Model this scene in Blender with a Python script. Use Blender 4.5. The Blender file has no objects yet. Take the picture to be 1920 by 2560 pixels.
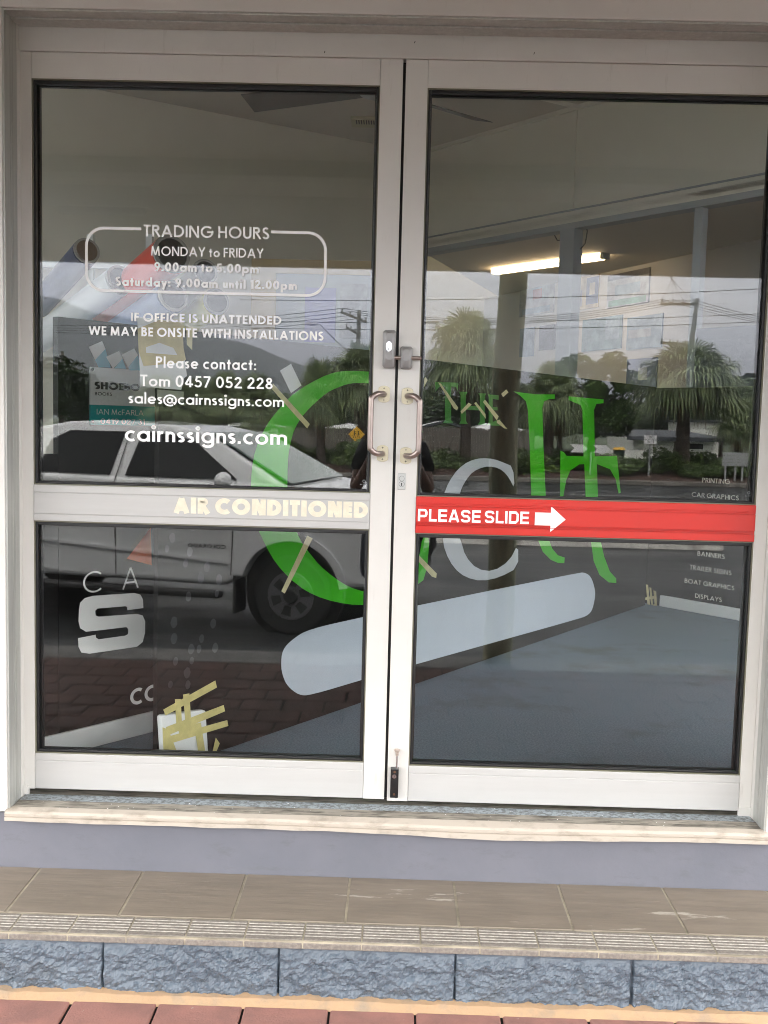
import bpy, math, random
import numpy as np
from mathutils import Vector, Matrix, noise
random.seed(7)
sc = bpy.context.scene
C = sc.collection
# ------------------------------------------------------------------ camera
F = 2488.0; DIST = 2.84; ZC = 1.455          # focal length in photo pixels, metres to the door, eye height
YAW, PIT, ROL = (math.radians(a) for a in (-0.76, 5.04, 1.46))
cy_, sy_, cp_, sp_ = math.cos(YAW), math.sin(YAW), math.cos(PIT), math.sin(PIT)
FW = Vector((sy_*cp_, cy_*cp_, -sp_)); r0 = Vector((cy_, -sy_, 0)); u0 = r0.cross(FW)
RI = math.cos(ROL)*r0 + math.sin(ROL)*u0; UP = -math.sin(ROL)*r0 + math.cos(ROL)*u0
cam = bpy.data.cameras.new('camera'); co = bpy.data.objects.new('camera', cam); C.objects.link(co)
M = Matrix((RI, UP, -FW)).transposed().to_4x4(); M.translation = (0, -DIST, ZC); co.matrix_world = M
cam.sensor_fit = 'VERTICAL'; cam.sensor_height = 36; cam.lens = 36*F/2560; cam.clip_start = 0.004; cam.clip_end = 6000
sc.camera = co
# ------------------------------------------------------------------ world, sun, exposure
w = bpy.data.worlds.new('World'); sc.world = w; w.use_nodes = True
nt = w.node_tree; nt.nodes.clear()
out = nt.nodes.new('ShaderNodeOutputWorld'); bg = nt.nodes.new('ShaderNodeBackground')
sky = nt.nodes.new('ShaderNodeTexSky'); sky.sky_type = 'NISHITA'; sky.sun_disc = False
SUN_EL, SUN_AZ = math.radians(66), math.radians(20)
sky.sun_elevation = SUN_EL; sky.sun_rotation = SUN_AZ; sky.dust_density = 4; sky.air_density = 1.5; sky.altitude = 0
hs = nt.nodes.new('ShaderNodeHueSaturation'); hs.inputs['Saturation'].default_value = 0.05
tc = nt.nodes.new('ShaderNodeTexCoord'); sx = nt.nodes.new('ShaderNodeSeparateXYZ')
nz = nt.nodes.new('ShaderNodeTexNoise'); nz.inputs['Scale'].default_value = 2.2; nz.inputs['Detail'].default_value = 5
mpn = nt.nodes.new('ShaderNodeMapping'); mpn.inputs['Scale'].default_value = (1, 1, 3.5)
rp = nt.nodes.new('ShaderNodeValToRGB')       # a storm cloud deck: duller low down, paler overhead
rp.color_ramp.elements[0].position = 0.0; rp.color_ramp.elements[0].color = (0.88, 0.90, 1.07, 1)
rp.color_ramp.elements[1].position = 0.48; rp.color_ramp.elements[1].color = (1.5, 1.47, 1.42, 1)
e = rp.color_ramp.elements.new(0.22); e.color = (2.75, 2.66, 2.52, 1); e = rp.color_ramp.elements.new(0.30); e.color = (1.45, 1.41, 1.34, 1)
e = rp.color_ramp.elements.new(0.15); e.color = (1.32, 1.33, 1.42, 1)
add = nt.nodes.new('ShaderNodeMath'); add.operation = 'MULTIPLY_ADD'; add.inputs[1].default_value = 0.10; 
sub = nt.nodes.new('ShaderNodeMath'); sub.operation = 'SUBTRACT'; sub.inputs[1].default_value = 0.05
mul = nt.nodes.new('ShaderNodeMixRGB'); mul.blend_type = 'MULTIPLY'; mul.inputs[0].default_value = 1
L = nt.links.new
L(tc.outputs['Generated'], sx.inputs[0]); L(tc.outputs['Generated'], mpn.inputs[0]); L(mpn.outputs[0], nz.inputs['Vector'])
L(nz.outputs['Fac'], add.inputs[0]); L(sx.outputs['Z'], add.inputs[2]); L(add.outputs[0], sub.inputs[0]); L(sub.outputs[0], rp.inputs[0])
L(sky.outputs[0], hs.inputs['Color']); L(hs.outputs[0], mul.inputs[1]); L(rp.outputs[0], mul.inputs[2])
my = nt.nodes.new('ShaderNodeMapRange'); my.inputs[1].default_value = -0.15; my.inputs[2].default_value = 0.35; my.inputs[3].default_value = 1.0; my.inputs[4].default_value = 0.55
m2_ = nt.nodes.new('ShaderNodeMixRGB'); m2_.blend_type = 'MULTIPLY'; m2_.inputs[0].default_value = 1   # sky dimmed behind the shop to spare wasted light samples
L(sx.outputs['Y'], my.inputs[0]); L(mul.outputs[0], m2_.inputs[1]); L(my.outputs[0], m2_.inputs[2]); L(m2_.outputs[0], bg.inputs[0]); bg.inputs[1].default_value = 0.15; L(bg.outputs[0], out.inputs[0])
sl = bpy.data.lights.new('sun', 'SUN'); sl.energy = 0.5; sl.angle = math.radians(25); sl.color = (1, .97, .92)
so = bpy.data.objects.new('sun', sl); C.objects.link(so)
sd = Vector((math.sin(SUN_AZ)*math.cos(SUN_EL), math.cos(SUN_AZ)*math.cos(SUN_EL), math.sin(SUN_EL)))
so.rotation_euler = sd.to_track_quat('Z', 'Y').to_euler(); so.location = (0, -10, 30)
sc.view_settings.view_transform = 'Standard'; sc.view_settings.look = 'None'; sc.view_settings.gamma = 1
sc.view_settings.use_curve_mapping = False; sc.view_settings.exposure = 3.22
sc.cycles.max_bounces = 8; sc.cycles.transparent_max_bounces = 24; sc.cycles.diffuse_bounces = 4
sc.cycles.sample_clamp_indirect = 8; sc.cycles.caustics_reflective = False; sc.cycles.use_denoising = True; sc.cycles.filter_width = 1.0

# ------------------------------------------------------------------ pixel -> place
def ray(px, py):
    v = FW + RI*((px-960)/F) - UP*((py-1280)/F); return v/v.y
def at(px, py, Y=0.0):                       # photo pixel -> point on the plane y = Y (the door stands at y = 0)
    v = ray(px, py); return Vector((v.x*(Y+DIST), Y, ZC+v.z*(Y+DIST)))
def mir(px, py, Y):                          # a thing seen in the glass stands Y metres in front of the door
    p = at(px, py, Y); return Vector((p.x, -Y, p.z))
def onplane(px, py, P, d):                   # vertical plane through P along horizontal direction d
    n = Vector((d[1], -d[0], 0)); v = ray(px, py); c = Vector((0, -DIST, ZC))
    return c + v*((Vector(P)-c).dot(n)/v.dot(n))
def lin(r, g, b): return tuple((c/255/12.92 if c <= 10 else ((c/255+.055)/1.055)**2.4) for c in (r, g, b)) + (1,)

# ------------------------------------------------------------------ materials
def mat(name, col, rough=.5, metal=0, spec=.5, var=0, vscale=8, bump=0, bscale=60, trans=None, coat=0, vcol=None, vlo=.4, vhi=.65, det=6, bdist=.002, stretch=None, emis=None, sub=0, rvar=0, stain=None):
    m = bpy.data.materials.new(name); m.use_nodes = True; n = m.node_tree.nodes; l = m.node_tree.links.new
    p = n['Principled BSDF']; p.inputs['Base Color'].default_value = col if len(col) == 4 else (*col, 1)
    p.inputs['Roughness'].default_value = rough; p.inputs['Metallic'].default_value = metal
    p.inputs['Specular IOR Level'].default_value = spec; p.inputs['Coat Weight'].default_value = coat
    t = n.new('ShaderNodeTexCoord'); mp = n.new('ShaderNodeMapping'); l(t.outputs['Object'], mp.inputs[0])
    if stretch: mp.inputs['Scale'].default_value = stretch
    if var or vcol or rvar:
        a = n.new('ShaderNodeTexNoise'); a.inputs['Scale'].default_value = vscale; a.inputs['Detail'].default_value = det; a.inputs['Roughness'].default_value = .62
        l(mp.outputs[0], a.inputs['Vector'])
        r = n.new('ShaderNodeValToRGB'); r.color_ramp.elements[0].position = vlo; r.color_ramp.elements[1].position = vhi
        c1 = col[:3]; c2 = vcol[:3] if vcol else tuple(c*(1-var) for c in c1)
        r.color_ramp.elements[0].color = (*c2, 1); r.color_ramp.elements[1].color = (*c1, 1)
        l(a.outputs['Fac'], r.inputs[0]); 
        if var or vcol: l(r.outputs[0], p.inputs['Base Color'])
        if rvar:
            q = n.new('ShaderNodeMapRange'); q.inputs[1].default_value = vlo; q.inputs[2].default_value = vhi
            q.inputs[3].default_value = rough-rvar; q.inputs[4].default_value = rough+rvar; l(a.outputs['Fac'], q.inputs[0]); l(q.outputs[0], p.inputs['Roughness'])
    if stain:                                  # grime: (colour, scale, low, high, stretch)
        sm = n.new('ShaderNodeMapping'); sm.inputs['Scale'].default_value = stain[4]; l(t.outputs['Object'], sm.inputs[0])
        a2 = n.new('ShaderNodeTexNoise'); a2.inputs['Scale'].default_value = stain[1]; a2.inputs['Detail'].default_value = 8; a2.inputs['Roughness'].default_value = .7; l(sm.outputs[0], a2.inputs['Vector'])
        q2 = n.new('ShaderNodeMapRange'); q2.inputs[1].default_value = stain[2]; q2.inputs[2].default_value = stain[3]; l(a2.outputs['Fac'], q2.inputs[0])
        x2 = n.new('ShaderNodeMixRGB'); l(q2.outputs[0], x2.inputs[0]); x2.inputs[1].default_value = (*col[:3], 1); x2.inputs[2].default_value = (*stain[0], 1)
        if var or vcol: l(r.outputs[0], x2.inputs[1])
        l(x2.outputs[0], p.inputs['Base Color'])
    if bump:
        b = n.new('ShaderNodeTexNoise'); b.inputs['Scale'].default_value = bscale; b.inputs['Detail'].default_value = 6; l(mp.outputs[0], b.inputs['Vector'])
        k = n.new('ShaderNodeBump'); k.inputs['Strength'].default_value = bump; k.inputs['Distance'].default_value = bdist
        l(b.outputs['Fac'], k.inputs['Height']); l(k.outputs[0], p.inputs['Normal'])
    if emis: p.inputs['Emission Color'].default_value = (*emis[0][:3], 1); p.inputs['Emission Strength'].default_value = emis[1]
    return m
def glassmat(name, r0, tint, rough=0.0):
    m = bpy.data.materials.new(name); m.use_nodes = True; nt = m.node_tree; n = nt.nodes; n.clear(); l = nt.links.new
    o = n.new('ShaderNodeOutputMaterial'); mx = n.new('ShaderNodeMixShader'); tr = n.new('ShaderNodeBsdfTransparent'); gl = n.new('ShaderNodeBsdfGlossy')
    tr.inputs[0].default_value = (*tint, 1); gl.inputs['Roughness'].default_value = rough; gl.inputs[0].default_value = (1, 1, 1, 1)
    lw = n.new('ShaderNodeLayerWeight'); lw.inputs[0].default_value = .5
    pw = n.new('ShaderNodeMath'); pw.operation = 'POWER'; pw.inputs[1].default_value = 5
    mr = n.new('ShaderNodeMath'); mr.operation = 'MULTIPLY_ADD'; mr.inputs[1].default_value = 1-r0; mr.inputs[2].default_value = r0
    l(lw.outputs['Facing'], pw.inputs[0]); l(pw.outputs[0], mr.inputs[0]); l(mr.outputs[0], mx.inputs[0]); l(tr.outputs[0], mx.inputs[1]); l(gl.outputs[0], mx.inputs[2]); l(mx.outputs[0], o.inputs[0])
    return m
MT = {}
MT['frame'] = mat('powder_coat', (.66, .645, .61), .38, var=.05, vscale=3, bump=.03, bscale=900, bdist=.0003, stain=((.50, .48, .44), 5, .60, .80, (9, 9, 1.2)))
MT['railm'] = mat('powder_coat_rail', (.50, .495, .48), .34, var=.05, vscale=5, stretch=(.4, 1, 6), stain=((.52, .50, .46), 7, .62, .80, (1.5, 1, 5)))
MT['jamb'] = mat('silver_aluminium', (.50, .505, .475), .42, metal=.2, var=.16, vscale=6, stretch=(12, 12, .5))
MT['gasket'] = mat('black_rubber', (.006, .006, .007), .45)
MT['bead'] = mat('bead_edge', (.16, .155, .11), .5)
MT['glass'] = glassmat('door_glass', .047, (.975, .985, .98))
MT['vinyl'] = mat('white_vinyl', (.95, .95, .94), .5)
MT['cream'] = mat('cream_vinyl', lin(232, 224, 202), .6, var=.12, vscale=40)
MT['red'] = mat('red_film', (.60, .03, .022), .22, spec=.6, var=.05, vscale=4, bump=.12, bscale=26, bdist=.0006, stretch=(.4, 1, 2))
MT['bronze'] = mat('satin_bronze', (.33, .27, .245), .34, metal=.85, bump=.04, bscale=300)
MT['goldplate'] = mat('champagne_plate', (.50, .45, .33), .38, metal=.55)
MT['lockgrey'] = mat('lock_grey', (.30, .295, .29), .45, metal=.35)
MT['chrome'] = mat('chrome', (.72, .72, .74), .16, metal=1)
MT['dark'] = mat('dark_hole', (.008, .008, .008), .5)
MT['blacklock'] = mat('black_lock', (.012, .012, .012), .35, var=.5, vscale=60)
MT['rust'] = mat('rusty_screw', (.14, .07, .045), .6, metal=.5)
MT['sill'] = mat('worn_aluminium', (.34, .31, .26), .45, metal=.4, vcol=(.09, .08, .065), vscale=24, vlo=.33, vhi=.55, stretch=(.5, 3, 3))
MT['silllip'] = mat('chipped_cream_paint', (.52, .46, .39), .55, vcol=(.38, .33, .27), vscale=22, vlo=.32, vhi=.5, bump=.4, bscale=60, stretch=(.7, 1, 1.6))
MT['bluefleck'] = mat('flaked_blue_paint', (.36, .41, .44), .6, vcol=(.17, .18, .18), vscale=150, vlo=.42, vhi=.56, bump=.8, bscale=160, stretch=(.6, 1, 1))
MT['riser'] = mat('lavender_paint', (.17, .172, .20), .5, vcol=(.15, .155, .182), vscale=4, bump=.5, bscale=38, bdist=.0016, stain=((.13, .135, .15), 9, .56, .74, (1, 1, 2.5)))
MT['tile'] = mat('slate_look_tile', (.235, .195, .152), .5, vcol=(.185, .155, .122), vscale=9, vlo=.35, vhi=.62, bump=.6, bscale=22, stretch=(.5, 3.5, 1), bdist=.002, det=9, stain=((.42, .38, .32), 3.2, .63, .66, (.7, 4, 1)))
MT['grout'] = mat('grout', (.46, .41, .31), .85, var=.45, vscale=9)
MT['nosing'] = mat('nosing_tile', (.26, .232, .20), .7, vcol=(.18, .16, .14), vscale=110, bump=.3, bscale=200)
MT['rib'] = mat('nosing_rib', (.48, .45, .40), .7, vcol=(.28, .255, .225), vscale=90)
MT['block'] = mat('blue_grey_masonry_paint', (.115, .145, .178), .36, vcol=(.095, .12, .15), vscale=6, bump=.5, bscale=140, bdist=.0025, stain=((.085, .10, .115), 5, .58, .72, (1, 1, 1.5)))
MT['mortar'] = mat('orange_mortar', (.44, .29, .17), .85, vcol=(.30, .235, .17), vscale=11, vlo=.3, vhi=.5, bump=.6, bscale=120)
MT['paver'] = mat('red_concrete_paver', (.34, .165, .135), .75, vcol=(.25, .13, .11), vscale=11, vlo=.36, vhi=.62, stain=((.42, .36, .31), 34, .66, .70, (1, 1, 1)), bump=.6, bscale=170, bdist=.0025)
MT['dimmedpaver'] = mat('dimmed_concrete_paver', (.14, .078, .065), .75, spec=.2, vcol=(.085, .052, .045), vscale=5, bump=.4, bscale=120)  # paver copy darkened in colour to offset stronger sky light further out
MT['joint'] = mat('sand_joint', (.010, .008, .007), .95, var=.5, vscale=60)
MT['asphalt'] = mat('wet_asphalt', (.020, .021, .023), .5, spec=.3, vcol=(.010, .011, .012), vscale=.6, bump=.5, bscale=60, bdist=.01, rvar=.16, stretch=(.4, 1.6, 1))
MT['conc'] = mat('weathered_concrete', (.62, .60, .56), .8, vcol=(.17, .16, .14), vscale=3.5, vlo=.3, vhi=.5, bump=.5, bscale=30, bdist=.01)
MT['linepaint'] = mat('road_line_paint', (.42, .42, .41), .6, var=.5, vscale=12)
MT['mulch'] = mat('bark_mulch', (.075, .035, .022), .95, vcol=(.03, .015, .01), vscale=9, bump=1, bscale=40, bdist=.04)
MT['grassm'] = mat('grass', (.05, .075, .025), .9, var=.5, vscale=3)
MT['wallin'] = mat('interior_wall', (.84, .79, .69), .75, var=.05, vscale=2)
MT['ceil'] = mat('interior_ceiling', (.60, .55, .47), .8, var=.04, vscale=1)
MT['trimin'] = mat('interior_trim', (.36, .38, .39), .6)
MT['skirt'] = mat('white_skirting', (.72, .74, .74), .35)
MT['charcoal'] = mat('charcoal_board', (.007, .0065, .006), .6, spec=.12, var=.3, vscale=5)
MT['carpet'] = mat('blue_grey_carpet', (.19, .25, .315), .95, stain=((.11, .135, .16), 2.2, .52, .72, (1, 1, 1)), vcol=(.12, .16, .21), vscale=150, vlo=.38, vhi=.62, bump=.8, bscale=300, bdist=.004)
MT['green'] = mat('green_vinyl', (.05, .46, .008), .35)
MT['greenf'] = mat('thin_green_film', (.035, .20, .02), .4)
MT['barv'] = mat('grey_vinyl', (.60, .66, .74), .4, var=.06, vscale=2)
MT['greyv'] = mat('pale_grey_vinyl', (.52, .55, .59), .4)
MT['tape'] = mat('masking_tape', (.66, .60, .34), .7, var=.16, vscale=35, bump=.3, bscale=80)
MT['orange'] = mat('orange_vinyl', (.85, .20, .05), .4)
MT['teal'] = mat('teal_print', (.0, .25, .25), .4); MT['blue'] = mat('sky_blue_print', (.06, .34, .50), .4)
MT['paperw'] = mat('white_sheet', (.66, .68, .68), .5, var=.05, vscale=6)
MT['inkdark'] = mat('dark_ink', (.03, .028, .03), .5)
MT['soffit'] = mat('soffit_sheet', (.80, .77, .71), .6, var=.08, vscale=1.5)
MT['wallout'] = mat('render_wall', (.55, .54, .50), .7, var=.06, vscale=3)
MT['timber'] = mat('weathered_timber', (.20, .175, .12), .8, vcol=(.075, .085, .055), vscale=9, stretch=(3, 3, .35), vlo=.35, vhi=.62, bump=.6, bscale=30, bdist=.006)
MT['palmleaf'] = mat('palm_frond', (.22, .27, .12), .5, vcol=(.09, .13, .055), vscale=2.2, vlo=.4, vhi=.6)
MT['palmdead'] = mat('dead_frond', (.20, .12, .055), .8, var=.5, vscale=3)
MT['palmtrunk'] = mat('palm_trunk', (.105, .08, .06), .9, vcol=(.04, .03, .024), vscale=5, bump=1, bscale=14, bdist=.05)
MT['leaf'] = mat('tree_leaf', (.12, .20, .05), .5, vcol=(.035, .07, .02), vscale=.9, vlo=.4, vhi=.62)
MT['leafdk'] = mat('dark_leaf', (.06, .10, .035), .6, vcol=(.025, .045, .018), vscale=.6)
MT['bushleaf'] = mat('shrub_leaf', (.12, .18, .035), .55, vcol=(.04, .07, .018), vscale=1.2)
MT['forest'] = mat('forested_hill', (.03, .04, .035), 1, vcol=(.02, .03, .022), vscale=.02, det=9)
MT['carwhite'] = mat('white_car_paint', (.60, .61, .62), .3, coat=.9, var=.02)
MT['carglass'] = mat('car_glass', (.006, .007, .008), .04, spec=.35)
MT['carblack'] = mat('black_plastic', (.02, .02, .021), .5)
MT['tyre'] = mat('tyre_rubber', (.014, .014, .015), .8, bump=.4, bscale=60)
MT['rim'] = mat('steel_wheel', (.2, .2, .21), .4, metal=.6)
MT['lamp'] = mat('lamp_lens', (.5, .52, .55), .1)
MT['skin'] = mat('skin', (.26, .145, .10), .55, sub=1)
MT['shirt'] = mat('navy_shirt', (.012, .013, .018), .85, var=.3, vscale=9); MT['shorts'] = mat('denim_shorts', (.016, .026, .05), .85)
MT['shoe'] = mat('brown_shoe', (.12, .065, .035), .6); MT['hair'] = mat('brown_hair', (.03, .02, .013), .7)
MT['brick'] = mat('house_brick', (.28, .11, .06), .85, var=.3, vscale=20); MT['roofw'] = mat('pale_roof', (.62, .63, .63), .5, var=.1, vscale=4)
MT['roofd'] = mat('dark_fascia', (.03, .035, .045), .6); MT['hwall'] = mat('white_house_wall', (.66, .66, .62), .7, var=.1)
MT['yellow'] = mat('yellow_sign', (.75, .42, .02), .5); MT['signw'] = mat('white_sign', (.72, .72, .72), .5)
MT['signback'] = mat('galvanised_post', (.35, .36, .36), .5, metal=.5)

# ------------------------------------------------------------------ mesh helpers
ORG = {}
def tag(o, label=None, cat=None, group=None, kind=None):
    if label: o['label'] = label
    if cat: o['category'] = cat
    if group: o['group'] = group
    if kind: o['kind'] = kind
    return o
def empty(name, loc, label, cat, group=None):
    o = bpy.data.objects.new(name, None); C.objects.link(o); o.location = loc; o.empty_display_size = .1
    ORG[o.name] = Vector(loc); return tag(o, label, cat, group)
class MB:
    def __init__(s): s.v = []; s.f = []; s.k = 0
    def add(s, vs, fs):
        b = len(s.v); s.v += [Vector(v) for v in vs]; s.f += [[b+i for i in f] for f in fs]; return s
    def box(s, x0, x1, y0, y1, z0, z1):
        return s.add([(x0,y0,z0),(x1,y0,z0),(x1,y1,z0),(x0,y1,z0),(x0,y0,z1),(x1,y0,z1),(x1,y1,z1),(x0,y1,z1)],
                     [(0,3,2,1),(4,5,6,7),(0,1,5,4),(1,2,6,5),(2,3,7,6),(3,0,4,7)])
    def slab(s, pts, off):                     # polygon in 3D pushed along off (thickness)
        n = len(pts); pts = [Vector(p) for p in pts]; off = Vector(off)
        return s.add(pts+[p+off for p in pts], [list(range(n)), list(range(2*n-1, n-1, -1))]+[(i, i+n, (i+1) % n+n, (i+1) % n) for i in range(n)])
    def tube(s, path, r, n=10, cap=True):
        path = [Vector(p) for p in path]; rs = r if isinstance(r, (list, tuple)) else [r]*len(path); b = len(s.v)
        t0 = (path[1]-path[0]).normalized(); a = t0.orthogonal().normalized()
        for i, p in enumerate(path):
            t = (path[min(i+1, len(path)-1)]-path[max(i-1, 0)]).normalized(); a = (a-t*a.dot(t)).normalized(); c = t.cross(a)
            s.v += [p+(a*math.cos(2*math.pi*j/n)+c*math.sin(2*math.pi*j/n))*rs[i] for j in range(n)]
        for i in range(len(path)-1):
            for j in range(n): s.f.append([b+i*n+j, b+i*n+(j+1) % n, b+(i+1)*n+(j+1) % n, b+(i+1)*n+j])
        if cap: s.f.append([b+j for j in range(n)][::-1]); s.f.append([b+(len(path)-1)*n+j for j in range(n)])
        return s
    def cyl(s, c, axis, r, h, n=20): c = Vector(c); return s.tube([c, c+Vector(axis)*h], r, n)
    def ball(s, c, r, n=8, m=6):
        c = Vector(c); rr = r if isinstance(r, (tuple, list)) else (r, r, r); b = len(s.v)
        for i in range(m+1):
            a = math.pi*i/m
            for j in range(n): q = 2*math.pi*j/n; s.v.append(c+Vector((rr[0]*math.sin(a)*math.cos(q), rr[1]*math.sin(a)*math.sin(q), rr[2]*math.cos(a))))
        for i in range(m):
            for j in range(n): s.f.append([b+i*n+j, b+(i+1)*n+j, b+(i+1)*n+(j+1) % n, b+i*n+(j+1) % n])
        return s
    def build(s, name, m, parent=None, bevel=0, smooth=False, seg=2, kind=None):
        me = bpy.data.meshes.new(name)
        vs = np.array([tuple(v) for v in s.v])
        if parent is not None: org = ORG[parent.name]
        else:
            lo, hi = vs.min(0), vs.max(0); org = Vector(((lo[0]+hi[0])/2, (lo[1]+hi[1])/2, lo[2]))
        me.from_pydata((vs-np.array(org)).tolist(), [], s.f); me.update()
        o = bpy.data.objects.new(name, me); C.objects.link(o); ORG[o.name] = Vector(org)
        me.materials.append(MT[m] if isinstance(m, str) else m)
        if parent is not None: o.parent = parent
        else: o.location = org
        if smooth:
            for p in me.polygons: p.use_smooth = True
            me.set_sharp_from_angle(angle=math.radians(40)) if hasattr(me, 'set_sharp_from_angle') else None
        if bevel:
            b = o.modifiers.new('bevel', 'BEVEL'); b.width = bevel; b.segments = seg; b.limit_method = 'ANGLE'; b.angle_limit = math.radians(35)
        if kind: o['kind'] = kind
        return o
def B(*a): return MB().box(*a)
def copy_tree(o, loc, rz=0, sc_=1, label=None):
    c = o.copy(); C.objects.link(c); c.location = loc; c.rotation_euler = (0, 0, rz); c.scale = (sc_,)*3 if not isinstance(sc_, tuple) else sc_
    if label: c['label'] = label
    for ch in o.children:
        d = ch.copy(); C.objects.link(d); d.parent = c
        for g in ch.children: h = g.copy(); C.objects.link(h); h.parent = d
    return c

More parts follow.
